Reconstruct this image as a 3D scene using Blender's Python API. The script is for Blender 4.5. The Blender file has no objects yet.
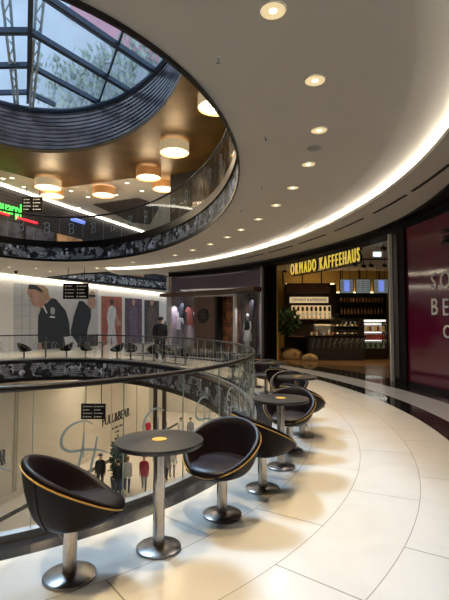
import bpy, bmesh, math, random
import numpy as np
from mathutils import Vector, Matrix
PI = math.pi
R = random.Random(7)
sc = bpy.context.scene
COL = sc.collection

# ------------------------------------------------------------------ camera, world, sun, exposure
F_PX, HOR, EYE = 445.73, 324.507, 1.56
PITCH = math.atan((HOR - 300) / F_PX)
cam_d = bpy.data.cameras.new('camera')
cam_d.sensor_fit = 'VERTICAL'
cam_d.sensor_height = 24
cam_d.lens = 24 * F_PX / 600
cam_d.clip_start = 0.05
cam_d.clip_end = 400
cam = bpy.data.objects.new('camera', cam_d)
cam.location = (0, 0, EYE)
cam.rotation_euler = (PI / 2 + PITCH, 0, 0)
COL.objects.link(cam)
sc.camera = cam

world = bpy.data.worlds.new('sky')
sc.world = world
world.use_nodes = True
wn, wl = world.node_tree.nodes, world.node_tree.links
bg = wn['Background']
tc = wn.new('ShaderNodeTexCoord')
nz = wn.new('ShaderNodeTexNoise')
nz.inputs['Scale'].default_value = 3.0
nz.inputs['Detail'].default_value = 4.0
rp = wn.new('ShaderNodeValToRGB')
rp.color_ramp.elements[0].position = 0.35
rp.color_ramp.elements[0].color = (0.34, 0.48, 0.70, 1)
rp.color_ramp.elements[1].position = 0.68
rp.color_ramp.elements[1].color = (0.66, 0.78, 0.90, 1)
wl.new(tc.outputs['Generated'], nz.inputs['Vector'])
wl.new(nz.outputs['Fac'], rp.inputs['Fac'])
wl.new(rp.outputs['Color'], bg.inputs['Color'])
bg.inputs['Strength'].default_value = 1.4

sun_d = bpy.data.lights.new('sun', 'SUN')
sun_d.energy = 3.2
sun_d.angle = math.radians(9)
sun_d.color = (0.56, 0.77, 1.0)
sun = bpy.data.objects.new('sun', sun_d)
sun.rotation_euler = Vector((5.2, -7.6, -12)).to_track_quat('-Z', 'Y').to_euler()
sun.location = (-8, 20, 30)
COL.objects.link(sun)

sc.view_settings.view_transform = 'Standard'
sc.view_settings.look = 'None'
sc.view_settings.exposure = 0.15
sc.view_settings.gamma = 1.0
sc.view_settings.use_curve_mapping = False
sc.cycles.transparent_max_bounces = 32
sc.cycles.max_bounces = 8
sc.cycles.sample_clamp_indirect = 4.0

# ------------------------------------------------------------------ geometry of the place: an oval void and its parallel curves
XC, YC, EA, EB, TH = -5.069, 11.597, 8.981, 4.975, -1.23
CT, ST = math.cos(TH), math.sin(TH)


def EL(t, d, z=0.0):
    """point on the curve parallel to the oval edge, d metres outside it"""
    nx, ny = math.cos(t) / EA, math.sin(t) / EB
    n = math.hypot(nx, ny)
    u, v = EA * math.cos(t) + d * nx / n, EB * math.sin(t) + d * ny / n
    return Vector((XC + u * CT - v * ST, YC + u * ST + v * CT, z))


def tangent(t):
    a, b = EL(t - 1e-3, 0), EL(t + 1e-3, 0)
    return (b - a).normalized()


def outward(t):
    return (EL(t, 1) - EL(t, 0)).normalized()


_ts = [i * 2 * PI / 2000 for i in range(-2400, 2401)]
_S = [0.0]
for _a, _b in zip(_ts, _ts[1:]):
    _S.append(_S[-1] + (EL(_b, 0) - EL(_a, 0)).length)


def s_of(t):
    return float(np.interp(t, _ts, _S))


def t_of(s):
    return float(np.interp(s, _S, _ts))


def ray(x, y):
    a, b, c = (x - 224.5) / F_PX, 1.0, -(y - 300) / F_PX
    cp, sp = math.cos(PITCH), math.sin(PITCH)
    return Vector((a, b * cp - c * sp, b * sp + c * cp))


def atz(x, y, z):
    d = ray(x, y)
    return Vector((0, 0, EYE)) + d * ((z - EYE) / d.z)


def aty(x, y, Y):
    d = ray(x, y)
    return Vector((0, 0, EYE)) + d * (Y / d.y)


def tx(x, d, lo=0.6, hi=2.75, z=2.0):
    """curve parameter at which the curve with offset d lies in direction x"""
    k = (x - 224.5) / F_PX
    for _ in range(40):
        m = (lo + hi) / 2
        p = EL(m, d)
        if p.x / p.y > k: lo = m
        else: hi = m
    return (lo + hi) / 2


# ------------------------------------------------------------------ mesh helpers
class MB:
    def __init__(self):
        self.v, self.uv, self.f, self.fm = [], [], [], []

    def vert(self, p, uv=(0, 0)):
        self.v.append(tuple(p)); self.uv.append(uv); return len(self.v) - 1

    def face(self, idx, m=0):
        self.f.append(tuple(idx)); self.fm.append(m)

    def grid(self, rows, uvs=None, m=0, close=False):
        n = len(rows[0])
        ids = [[self.vert(p, uvs[i][j] if uvs else (0, 0)) for j, p in enumerate(r)] for i, r in enumerate(rows)]
        for i in range(len(rows) - 1):
            for j in range(n if close else n - 1):
                k = (j + 1) % n
                self.face((ids[i][j], ids[i][k], ids[i + 1][k], ids[i + 1][j]), m)
        return ids

    def box(self, c, s, rot=None, m=0):
        hx, hy, hz = s[0] / 2, s[1] / 2, s[2] / 2
        M = rot if rot is not None else Matrix.Identity(3)
        c = Vector(c)
        P = [c + M @ Vector((x, y, z)) for x in (-hx, hx) for y in (-hy, hy) for z in (-hz, hz)]
        i = [self.vert(p) for p in P]
        for q in ((0, 1, 3, 2), (4, 6, 7, 5), (0, 4, 5, 1), (2, 3, 7, 6), (0, 2, 6, 4), (1, 5, 7, 3)):
            self.face([i[k] for k in q], m)

    def tube(self, pts, r, n=10, closed=False, m=0, caps=True):
        pts = [Vector(p) for p in pts]
        rows = []
        N = len(pts)
        rr = r if isinstance(r, (list, tuple)) else [r] * N
        for i, p in enumerate(pts):
            a = pts[(i - 1) % N] if (closed or i > 0) else p
            b = pts[(i + 1) % N] if (closed or i < N - 1) else p
            d = (b - a).normalized()
            up = Vector((0, 0, 1)) if abs(d.z) < 0.95 else Vector((1, 0, 0))
            x = d.cross(up).normalized(); y = x.cross(d).normalized()
            rows.append([p + (x * math.cos(2 * PI * k / n) + y * math.sin(2 * PI * k / n)) * rr[i] for k in range(n)])
        if closed: rows.append(rows[0])
        ids = self.grid(rows, m=m, close=True)
        if not closed and caps:
            self.face(ids[0][::-1], m); self.face(ids[-1], m)

    def lathe(self, prof, n=32, c=(0, 0, 0), m=0, caps=True):
        """prof: (radius, z) from bottom to top"""
        rows = [[(c[0] + r * math.cos(2 * PI * k / n), c[1] + r * math.sin(2 * PI * k / n), c[2] + z) for k in range(n)] for r, z in prof]
        ids = self.grid(rows, m=m, close=True)
        if caps and prof[0][0] > 1e-4: self.face(ids[0][::-1], m)
        if caps and prof[-1][0] > 1e-4: self.face(ids[-1], m)

    def prism(self, poly, th, M=None, m=0):
        """2D outline (x,z) extruded by th along -y of the frame M"""
        M = M or Matrix.Identity(4)
        a = [self.vert(M @ Vector((x, 0, z))) for x, z in poly]
        b = [self.vert(M @ Vector((x, th, z))) for x, z in poly]
        self.face(a, m); self.face(b[::-1], m)
        for i in range(len(poly)):
            j = (i + 1) % len(poly)
            self.face((a[j], a[i], b[i], b[j]), m)

    def ring(self, t0, t1, d0, d1, z0, z1, n=None, m=0):
        """solid bar of rectangular section that follows the oval"""
        full = abs(t1 - t0) > 2 * PI - 1e-3
        n = n or max(2, int(abs(t1 - t0) / 0.03))
        T = [t0 + (t1 - t0) * i / n for i in range(n + 1)]
        sec = [(d0, z0), (d1, z0), (d1, z1), (d0, z1)]
        for k in range(4):
            (da, za), (db, zb) = sec[k], sec[(k + 1) % 4]
            ra = [EL(t, da, za) for t in T]; rb = [EL(t, db, zb) for t in T]
            fu = (lambda d, z: d) if k in (0, 2) else (lambda d, z: z)
            self.grid([ra, rb], [[(s_of(t), fu(da, za)) for t in T], [(s_of(t), fu(db, zb)) for t in T]], m)
        if not full:
            for t in (t0, t1):
                i = [self.vert(EL(t, d, z)) for d, z in sec]
                self.face(i, m)

    def build(self, name, mats, parent=None, smooth=35, bevel=0, kind=None, merge=True):
        me = bpy.data.meshes.new(name)
        bm = bmesh.new()
        vs = [bm.verts.new(p) for p in self.v]
        uvl = bm.loops.layers.uv.new('UVMap')
        for idx, m in zip(self.f, self.fm):
            try:
                f = bm.faces.new([vs[i] for i in idx])
            except ValueError:
                continue
            f.material_index = m
            for l, i in zip(f.loops, idx): l[uvl].uv = self.uv[i]
        if merge: bmesh.ops.remove_doubles(bm, verts=bm.verts, dist=1e-4)
        bmesh.ops.recalc_face_normals(bm, faces=bm.faces)
        bm.to_mesh(me); bm.free()
        for m_ in (mats if isinstance(mats, (list, tuple)) else [mats]): me.materials.append(m_)
        if smooth:
            me.shade_smooth(); me.set_sharp_from_angle(angle=math.radians(smooth))
        o = bpy.data.objects.new(name, me)
        COL.objects.link(o)
        if parent is not None: o.parent = parent
        if kind: o['kind'] = kind
        if bevel:
            b = o.modifiers.new('bevel', 'BEVEL'); b.width = bevel; b.segments = 2; b.limit_method = 'ANGLE'
        return o


def tag(o, label, cat, group=None):
    o['label'] = label; o['category'] = cat
    if group: o['group'] = group
    return o


def empty(name, loc, label, cat, group=None, rz=0):
    o = bpy.data.objects.new(name, None)
    o.empty_display_size = 0.1
    o.location = loc; o.rotation_euler = (0, 0, rz)
    COL.objects.link(o)
    return tag(o, label, cat, group)


def copy_tree(o, parent=None):
    c = o.copy(); COL.objects.link(c); c.parent = parent
    for ch in [x for x in list(o.children)]: copy_tree(ch, c)
    return c


def place(o, loc, rz, label, group=None):
    o.location = loc; o.rotation_euler = (0, 0, rz); o['label'] = label
    if group: o['group'] = group
    elif 'group' in o: del o['group']
    return o


def cyl(r0, r1, z0, z1, n=24):
    b = MB(); b.lathe([(r0, z0), (r1, z1)], n); return b


def text_mb(s, size, ext, spacing=1.0, sx=1.0):
    cu = bpy.data.curves.new('txt', 'FONT'); cu.body = s; cu.size = size; cu.extrude = ext; cu.align_x = 'CENTER'
    cu.space_character = spacing; cu.resolution_u = 3
    o = bpy.data.objects.new('txt', cu); COL.objects.link(o)
    dg = bpy.context.evaluated_depsgraph_get()
    me = bpy.data.meshes.new_from_object(o.evaluated_get(dg))
    bpy.data.objects.remove(o); bpy.data.curves.remove(cu)
    me.transform(Matrix.Rotation(PI / 2, 4, 'X') @ Matrix.Diagonal((sx, 1, 1, 1)))
    return me


def text_obj(name, s, size, ext, mat, M, parent=None, sx=1.0, spacing=1.0):
    me = text_mb(s, size, ext, spacing, sx)
    me.transform(M)
    me.materials.clear(); me.materials.append(mat)
    o = bpy.data.objects.new(name, me); COL.objects.link(o)
    if parent is not None: o.parent = parent
    return o


def frame(origin, xdir):
    """local x along xdir, y = horizontal normal pointing away from the viewer side, z up"""
    x = Vector(xdir); x.z = 0; x.normalize()
    z = Vector((0, 0, 1)); y = z.cross(x)
    M = Matrix(((x.x, y.x, z.x, origin[0]), (x.y, y.y, z.y, origin[1]), (x.z, y.z, z.z, origin[2]), (0, 0, 0, 1)))
    return M


# ------------------------------------------------------------------ materials
def mat(name, col, rough=0.5, metal=0.0, var=0.08, scale=6.0, emit=0.0, ecol=None, spec=None, bump=0.0, coat=0.0):
    m = bpy.data.materials.new(name); m.use_nodes = True
    N, L = m.node_tree.nodes, m.node_tree.links
    b = N['Principled BSDF']
    b.inputs['Roughness'].default_value = rough; b.inputs['Metallic'].default_value = metal
    if spec is not None: b.inputs['Specular IOR Level'].default_value = spec
    if coat: b.inputs['Coat Weight'].default_value = coat
    t = N.new('ShaderNodeTexCoord'); n = N.new('ShaderNodeTexNoise'); n.inputs['Scale'].default_value = scale
    n.inputs['Detail'].default_value = 3
    L.new(t.outputs['Object'], n.inputs['Vector'])
    r = N.new('ShaderNodeValToRGB')
    r.color_ramp.elements[0].position = .3; r.color_ramp.elements[1].position = .7
    r.color_ramp.elements[0].color = tuple(max(0, c * (1 - var)) for c in col) + (1,)
    r.color_ramp.elements[1].color = tuple(min(1, c * (1 + var)) for c in col) + (1,)
    L.new(n.outputs['Fac'], r.inputs['Fac']); L.new(r.outputs['Color'], b.inputs['Base Color'])
    if emit:
        b.inputs['Emission Color'].default_value = tuple(ecol or col) + (1,); b.inputs['Emission Strength'].default_value = emit
    if bump:
        bp = N.new('ShaderNodeBump'); bp.inputs['Strength'].default_value = bump; bp.inputs['Distance'].default_value = .01
        L.new(n.outputs['Fac'], bp.inputs['Height']); L.new(bp.outputs['Normal'], b.inputs['Normal'])
    return m


def glassmat(name, tint=(0.93, 0.97, 0.96), refl=1.0):
    m = bpy.data.materials.new(name); m.use_nodes = True
    N, L = m.node_tree.nodes, m.node_tree.links
    N.remove(N['Principled BSDF'])
    out = N['Material Output']
    tr = N.new('ShaderNodeBsdfTransparent'); tr.inputs['Color'].default_value = tuple(tint) + (1,)
    gl = N.new('ShaderNodeBsdfGlossy'); gl.inputs['Roughness'].default_value = 0.02
    fr = N.new('ShaderNodeFresnel'); fr.inputs['IOR'].default_value = 1.45
    ge = N.new('ShaderNodeNewGeometry'); mr = N.new('ShaderNodeMapRange')
    mr.inputs['To Min'].default_value = 1.45; mr.inputs['To Max'].default_value = 1 / 1.45
    L.new(ge.outputs['Backfacing'], mr.inputs['Value']); L.new(mr.outputs[0], fr.inputs['IOR'])
    mu = N.new('ShaderNodeMath'); mu.operation = 'MULTIPLY'; mu.inputs[1].default_value = refl
    mx = N.new('ShaderNodeMixShader')
    L.new(fr.outputs[0], mu.inputs[0]); L.new(mu.outputs[0], mx.inputs[0])
    L.new(tr.outputs[0], mx.inputs[1]); L.new(gl.outputs[0], mx.inputs[2]); L.new(mx.outputs[0], out.inputs['Surface'])
    return m


def tilemat(name, c1, c2, mort, bw=1.15, rh=0.6, rough=0.16, off=0.33, veins=0.05):
    """stone slabs laid in courses that follow the oval: UV is (arc length, offset)"""
    m = bpy.data.materials.new(name); m.use_nodes = True
    N, L = m.node_tree.nodes, m.node_tree.links
    b = N['Principled BSDF']
    uv = N.new('ShaderNodeUVMap'); mp = N.new('ShaderNodeMapping'); mp.inputs['Location'].default_value = (0, -off, 0)
    br = N.new('ShaderNodeTexBrick'); br.inputs['Scale'].default_value = 1
    br.inputs['Brick Width'].default_value = bw; br.inputs['Row Height'].default_value = rh
    br.inputs['Mortar Size'].default_value = 0.0032; br.inputs['Mortar Smooth'].default_value = 0.1
    br.inputs['Color1'].default_value = tuple(c1) + (1,); br.inputs['Color2'].default_value = tuple(c2) + (1,)
    br.inputs['Mortar'].default_value = tuple(mort) + (1,)
    br.offset = 0.43
    L.new(uv.outputs[0], mp.inputs[0]); L.new(mp.outputs[0], br.inputs['Vector'])
    t = N.new('ShaderNodeTexCoord'); n = N.new('ShaderNodeTexNoise'); n.inputs['Scale'].default_value = 1.7
    n.inputs['Detail'].default_value = 7; n.inputs['Distortion'].default_value = 1.2
    L.new(t.outputs['Object'], n.inputs['Vector'])
    r = N.new('ShaderNodeValToRGB')
    r.color_ramp.elements[0].position = .35; r.color_ramp.elements[0].color = (1 - veins,) * 3 + (1,)
    r.color_ramp.elements[1].position = .55; r.color_ramp.elements[1].color = (1, 1, 1, 1)
    L.new(n.outputs['Fac'], r.inputs['Fac'])
    mx = N.new('ShaderNodeMix'); mx.data_type = 'RGBA'; mx.blend_type = 'MULTIPLY'; mx.inputs[0].default_value = 1
    L.new(br.outputs['Color'], mx.inputs[6]); L.new(r.outputs['Color'], mx.inputs[7])
    L.new(mx.outputs[2], b.inputs['Base Color'])
    b.inputs['Roughness'].default_value = rough
    return m


def photomat(name):
    """the printed black-and-white town photographs on the slab edges: UV is (arc length, height)"""
    m = bpy.data.materials.new(name); m.use_nodes = True
    N, L = m.node_tree.nodes, m.node_tree.links
    b = N['Principled BSDF']; b.inputs['Roughness'].default_value = 0.5
    uv = N.new('ShaderNodeUVMap')
    # picture-to-picture tone
    v1 = N.new('ShaderNodeTexVoronoi'); v1.distance = 'CHEBYCHEV'; v1.inputs['Scale'].default_value = 1.5
    v2 = N.new('ShaderNodeTexVoronoi'); v2.distance = 'MANHATTAN'; v2.inputs['Scale'].default_value = 6.0
    br = N.new('ShaderNodeTexBrick'); br.inputs['Scale'].default_value = 5; br.inputs['Brick Width'].default_value = .35
    br.inputs['Row Height'].default_value = .5; br.inputs['Color1'].default_value = (.02, .02, .025, 1)
    br.inputs['Color2'].default_value = (.35, .38, .42, 1); br.inputs['Mortar'].default_value = (.55, .6, .66, 1)
    br.inputs['Mortar Size'].default_value = .05
    n = N.new('ShaderNodeTexNoise'); n.inputs['Scale'].default_value = 2.3; n.inputs['Detail'].default_value = 5
    for x in (v1, v2, br, n): L.new(uv.outputs[0], x.inputs['Vector'])
    r = N.new('ShaderNodeValToRGB'); r.color_ramp.interpolation = 'CONSTANT'
    els = r.color_ramp.elements
    els[0].position = 0; els[0].color = (.004, .004, .006, 1); els[1].position = .48; els[1].color = (.07, .075, .085, 1)
    for p, c in ((.58, .45), (.68, .02), (.78, .95), (.90, .2)):
        e = els.new(p); e.color = (c * .88, c * .95, c * 1.08, 1)
    L.new(v2.outputs['Color'], r.inputs['Fac'])
    m1 = N.new('ShaderNodeMix'); m1.data_type = 'RGBA'; m1.blend_type = 'MIX'
    r2 = N.new('ShaderNodeValToRGB'); r2.color_ramp.elements[0].position = .5; r2.color_ramp.elements[1].position = .56
    L.new(n.outputs['Fac'], r2.inputs['Fac']); L.new(r2.outputs['Color'], m1.inputs[0])
    L.new(r.outputs['Color'], m1.inputs[6]); L.new(br.outputs['Color'], m1.inputs[7])
    m2 = N.new('ShaderNodeMix'); m2.data_type = 'RGBA'; m2.blend_type = 'MULTIPLY'; m2.inputs[0].default_value = .25
    r3 = N.new('ShaderNodeValToRGB'); r3.color_ramp.elements[0].color = (.05, .05, .06, 1); r3.color_ramp.elements[0].position = .25
    r3.color_ramp.elements[1].position = .75
    L.new(v1.outputs['Color'], r3.inputs['Fac'])
    L.new(m1.outputs[2], m2.inputs[6]); L.new(r3.outputs['Color'], m2.inputs[7])
    L.new(m2.outputs[2], b.inputs['Base Color'])
    return m


def slatmat(name, c, dark, freq=8.0, axis=2, rough=.5):
    m = bpy.data.materials.new(name); m.use_nodes = True
    N, L = m.node_tree.nodes, m.node_tree.links
    b = N['Principled BSDF']; b.inputs['Roughness'].default_value = rough
    t = N.new('ShaderNodeTexCoord'); w = N.new('ShaderNodeTexWave'); w.bands_direction = 'XYZ'[axis]
    w.inputs['Scale'].default_value = freq; w.inputs['Distortion'].default_value = 0.15
    L.new(t.outputs['Object'], w.inputs['Vector'])
    r = N.new('ShaderNodeValToRGB'); r.color_ramp.elements[0].color = tuple(dark) + (1,); r.color_ramp.elements[1].color = tuple(c) + (1,)
    r.color_ramp.elements[0].position = .3; r.color_ramp.elements[1].position = .6
    L.new(w.outputs['Fac'], r.inputs['Fac']); L.new(r.outputs['Color'], b.inputs['Base Color'])
    return m


def granite(name, a, c, scale=220, rough=.25):
    m = bpy.data.materials.new(name); m.use_nodes = True
    N, L = m.node_tree.nodes, m.node_tree.links
    b = N['Principled BSDF']; b.inputs['Roughness'].default_value = rough
    t = N.new('ShaderNodeTexCoord'); v = N.new('ShaderNodeTexNoise'); v.inputs['Scale'].default_value = scale; v.inputs['Detail'].default_value = 2
    L.new(t.outputs['Object'], v.inputs['Vector'])
    r = N.new('ShaderNodeValToRGB'); r.color_ramp.elements[0].color = tuple(a) + (1,); r.color_ramp.elements[1].color = tuple(c) + (1,)
    r.color_ramp.elements[0].position = .42; r.color_ramp.elements[1].position = .75
    L.new(v.outputs['Fac'], r.inputs['Fac']); L.new(r.outputs['Color'], b.inputs['Base Color'])
    return m


M_ = {}
M_['marble'] = tilemat('cream marble slabs', (.86, .84, .80), (.82, .80, .76), (.38, .35, .31))
M_['marble_out'] = tilemat('cream marble strip', (.74, .71, .67), (.70, .67, .63), (.32, .30, .27), bw=1.3, rh=0.76, off=3.156)
M_['black_stone'] = tilemat('black polished granite', (.012, .011, .011), (.018, .016, .015), (.004, .004, .004), bw=1.2, rh=5, rough=.07)
M_['curb_stone'] = tilemat('dark granite curb', (.025, .027, .032), (.03, .032, .038), (.12, .12, .13), bw=.9, rh=5, rough=.12)
M_['low_floor'] = mat('pale lower level stone', (.84, .76, .64), .25, var=.05, scale=.8)
M_['ceiling'] = mat('warm grey plaster', (.62, .57, .50), .75, var=.02, scale=1.0)
M_['soffit'] = mat('pale plaster', (.60, .57, .51), .7, var=.02)
M_['cream_ceiling'] = mat('cream plaster', (.66, .60, .50), .75, var=.02)
M_['far_ceiling'] = mat('light plaster', (.66, .62, .55), .75, var=.02)
M_['black'] = mat('black lacquered metal', (.006, .005, .005), .35, var=.2, spec=.25)
M_['deep_black'] = mat('dark bronze black', (.005, .0045, .004), .5, var=.3, spec=.12)
M_['black_matte'] = mat('black matte paint', (.010, .009, .009), .7, var=.2)
M_['brown_black'] = mat('dark bronze panel', (.030, .020, .014), .35, var=.2)
M_['gold'] = mat('brushed gold leaf ceiling', (.19, .105, .028), .42, .3, var=.22, scale=1.4)
M_['photo'] = photomat('printed town photographs')
M_['glass'] = glassmat('clear balustrade glass', (.97, .985, .98), .6)
M_['sky_glass'] = glassmat('roof glass', (.90, .95, .98), .6)
M_['glass_edge'] = mat('green glass edge', (.38, .50, .46), .2)
M_['handrail'] = mat('dark handrail', (.025, .020, .018), .3, .3, var=.1)
M_['alu'] = mat('satin aluminium', (.55, .56, .58), .35, .9, var=.05)
M_['steel'] = mat('brushed stainless steel', (.52, .47, .42), .26, 1.0, var=.12, scale=30)
M_['base_steel'] = mat('worn steel plate', (.36, .33, .31), .28, 1.0, var=.15, scale=12)
M_['leather'] = mat('dark brown leather', (.008, .004, .004), .48, var=.2, spec=.14, scale=90, bump=.12)
M_['leather_in'] = mat('aubergine leather', (.013, .008, .011), .38, spec=.3, var=.15, scale=90, bump=.10)
M_['piping'] = mat('mustard yellow piping', (.62, .38, .08), .5)
M_['granite'] = granite('speckled black granite', (.006, .006, .007), (.075, .078, .085), 110, .28)
M_['emblem'] = mat('yellow enamel', (.80, .47, .06), .4, var=.15, scale=60)
M_['etch'] = mat('blue grey etched film', (.33, .42, .46), .6)
M_['etch_white'] = mat('white etched film', (.42, .47, .50), .6)
M_['light_warm'] = mat('lit lamp glass', (1, .85, .6), .5, emit=3.2, ecol=(1, .86, .62))
M_['lamp_inner'] = mat('white lamp diffuser', (.9, .78, .66), .5, emit=.9, ecol=(1, .80, .56))
M_['reflector'] = mat('lamp reflector', (.75, .62, .42), .35, .2, emit=.62, ecol=(1, .78, .42))
M_['bulb'] = mat('bright bulb', (1, .95, .85), .5, emit=25, ecol=(1, .92, .78))
M_['cove'] = mat('led strip', (1, .95, .85), .5, emit=58, ecol=(1, .93, .80))
M_['cove_far'] = mat('led channel', (1, .95, .85), .5, emit=5, ecol=(1, .92, .78))
M_['low_fill'] = mat('added fill panel glow', (1, .9, .75), .5, emit=12, ecol=(1, .86, .66))  # glow of the fill panels added on the lower level
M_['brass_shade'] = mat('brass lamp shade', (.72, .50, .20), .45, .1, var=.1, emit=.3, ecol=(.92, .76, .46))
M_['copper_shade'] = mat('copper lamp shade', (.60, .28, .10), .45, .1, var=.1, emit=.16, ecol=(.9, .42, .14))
M_['white_wall'] = mat('white hoarding', (.74, .71, .66), .5, var=.03)
M_['beam'] = mat('dark blue grey roof steel', (.07, .095, .14), .4, .3)
M_['tube_pale'] = mat('pale blue truss tube', (.78, .90, .96), .4)
M_['magenta'] = mat('magenta hoarding', (.105, .003, .024), .07, var=.05)
M_['silver_text'] = mat('pale silver lettering', (.80, .76, .76), .4)
M_['sign_yellow'] = mat('lit yellow letters', (.80, .62, .10), .5, emit=.5, ecol=(1, .72, .12))
M_['green_neon'] = mat('green neon', (.1, 1, .15), .5, emit=1.1, ecol=(.08, 1, .12))
M_['red_neon'] = mat('red light strip', (1, .03, .05), .5, emit=1.0, ecol=(1, .03, .05))
M_['blue_screen'] = mat('blue lit screen', (.2, .3, .9), .5, emit=.7, ecol=(.22, .32, 1))
M_['wood_dark'] = mat('dark stained wood', (.020, .011, .007), .45, var=.3, scale=8, spec=.3)
M_['wood_mid'] = mat('brown wood floor', (.20, .11, .05), .22, var=.25, scale=3)
M_['wood_red'] = mat('reddish wood panel', (.085, .040, .028), .45, var=.2, scale=5)
M_['yellow_wall'] = mat('mustard wall', (.50, .34, .10), .6)
M_['lilac'] = mat('lilac display board', (.50, .43, .50), .6, var=.06)
M_['shop_beige'] = mat('beige storefront film', (.66, .60, .50), .35, var=.06, scale=.5)
M_['text_black'] = mat('black lettering', (.015, .013, .012), .5)
M_['skin'] = mat('skin', (.55, .33, .22), .5)
M_['hair_blond'] = mat('light brown hair', (.32, .19, .08), .6)
M_['hair_dark'] = mat('dark hair', (.03, .02, .015), .6)
M_['cloth_black'] = mat('black cloth', (.010, .012, .016), .8)
M_['cloth_navy'] = mat('navy cloth', (.02, .03, .07), .8)
M_['cloth_red'] = mat('red pink coat cloth', (.50, .03, .06), .8)
M_['cloth_white'] = mat('white cloth', (.72, .70, .68), .8)
M_['cloth_grey'] = mat('grey cloth', (.22, .23, .25), .8)
M_['cloth_blue'] = mat('pale blue cloth', (.35, .50, .66), .8)
M_['cloth_coral'] = mat('coral cloth', (.28, .07, .06), .8)
M_['leaf'] = mat('dark green leaves', (.03, .08, .02), .5, var=.4, scale=12)
M_['pot'] = mat('dark planter', (.04, .035, .03), .5)
M_['sack'] = mat('burlap', (.34, .23, .12), .9, var=.2, scale=40, bump=.3)
M_['white_plastic'] = mat('white plastic', (.8, .8, .8), .4)
M_['cup'] = mat('amber glassware', (.40, .20, .08), .2)
M_['slat_dark'] = slatmat('dark horizontal slats', (.035, .024, .017), (.004, .0035, .003), 1.6, 2)

# ------------------------------------------------------------------ structure
def struct(mb, name, mats, smooth=35, bevel=0):
    return mb.build(name, mats, None, smooth, bevel, 'structure')


TAU = 2 * PI
Z_C = 4.45          # main ceiling of this level
Z_UP = 5.27         # floor of the upper level
Z_T = 9.6           # ceiling of the upper level
Z_LOW = -6.0        # floor of the lower level

# floor of this level ---------------------------------------------------------------
b = MB(); b.ring(0, TAU, -.02, .33, -.08, 0.0, 240); struct(b, 'floor_curb', M_['curb_stone'])
b = MB(); b.ring(0, TAU, .33, 2.732, -.06, 0.0, 240); struct(b, 'floor', M_['marble'])
b = MB(); b.ring(-1.2, 2.75, 2.732, 3.156, -.06, 0.0); struct(b, 'floor_inlay', M_['black_stone'])
b = MB(); b.ring(-1.2, 2.75, 3.156, 3.923, -.06, 0.0); struct(b, 'floor_strip', M_['marble_out'])
b = MB(); b.ring(-1.2, 2.75, 3.923, 4.95, -.06, 0.0); struct(b, 'floor_border', M_['black_stone'])
b = MB(); b.ring(2.75, TAU - 1.2, 2.732, 26, -.06, 0.0, 80); struct(b, 'floor_gallery', M_['marble'])
b = MB(); b.ring(2.2, 2.75, 4.95, 26, -.06, 0.0, 20); struct(b, 'floor_passage', M_['marble'])

# slab edge with printed photographs ---------------------------------------------------
b = MB(); b.ring(0, TAU, -.04, .10, -.14, -.08, 240); struct(b, 'trim_1', M_['black'])
b = MB(); b.ring(0, TAU, -.02, .10, -.76, -.14, 240); struct(b, 'trim_2', M_['photo'])
b = MB(); b.ring(0, TAU, -.06, .12, -.92, -.76, 240); struct(b, 'trim_3', M_['black'])
b = MB(); b.ring(0, TAU, .10, 14, -.95, -.90, 200); struct(b, 'ceiling_lower', M_['cream_ceiling'])

# opening in the ceiling and the slab edge of the upper level --------------------------
HD = -.19
b = MB(); b.ring(0, TAU, HD - .05, HD - .02, Z_C - .06, Z_C + .05, 240); struct(b, 'trim_4', M_['black'])
b = MB(); b.ring(0, TAU, HD, HD + .10, Z_C + .05, 5.03, 240); struct(b, 'trim_5', M_['photo'])
b = MB(); b.ring(0, TAU, HD - .05, HD + .16, 5.03, Z_UP, 240); struct(b, 'trim_6', M_['black'])

# ceiling of this level: inner band round the opening
b = MB(); b.ring(0, TAU, HD - .02, 2.2, Z_C, Z_C + .06, 240); struct(b, 'ceiling', M_['ceiling'])
# soffit on the shop side with its light cove
S0, S1 = -1.2, 2.85
b = MB(); b.ring(S1, TAU + S0, 2.2, 3.35, Z_C, Z_C + .06, 90); struct(b, 'ceiling_band', M_['ceiling'])
T = [S0 + (S1 - S0) * i / 140 for i in range(141)]
b = MB()
cp = [(2.2, Z_C), (2.45, Z_C + .008), (2.7, Z_C + .03), (2.95, Z_C + .065), (3.15, Z_C + .12), (3.32, Z_C + .24), (3.32, Z_C + .30), (2.2, Z_C + .06)]
ids = b.grid([[EL(t, d, z) for (d, z) in cp] for t in T], close=True); b.face(ids[0]); b.face(ids[-1][::-1])
struct(b, 'ceiling_cove', M_['ceiling'])
b = MB()
prof = [(2.90, 4.33), (2.90, 4.40), (2.93, 4.40), (3.30, 4.385), (3.30, Z_C + .26), (4.75, Z_C + .26), (4.75, 4.33)]
rows = [[EL(t, d, z) for (d, z) in prof] for t in T]
ids = b.grid(rows, close=True)
b.face(ids[0]); b.face(ids[-1][::-1])
struct(b, 'ceiling_soffit', M_['soffit'])
b = MB(); b.ring(S0, S1, 3.14, 3.20, 4.392, 4.43, 140)
led = b.build('cove_light', M_['cove'])
tag(led, 'long curved strip of light hidden in the ceiling cove above the shops', 'light')

# far-side ceiling with the second opening
WA, WB = Vector((-12.8, 25.3, 0)), Vector((-7.8, 36.7, 0))      # line of the far-left gallery wall
WD = (WB - WA).normalized()
WN = Vector((WD.y, -WD.x, 0))                                   # points into the gallery
hole2 = [(-10.7, 27.0), (-8.0, 25.0), (-5.1, 24.1), (-3.6, 26.0), (-2.6, 30), (-2.2, 37.0), (-4.6, 37.4), (-7.2, 33.6), (-9.2, 30)]


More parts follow.
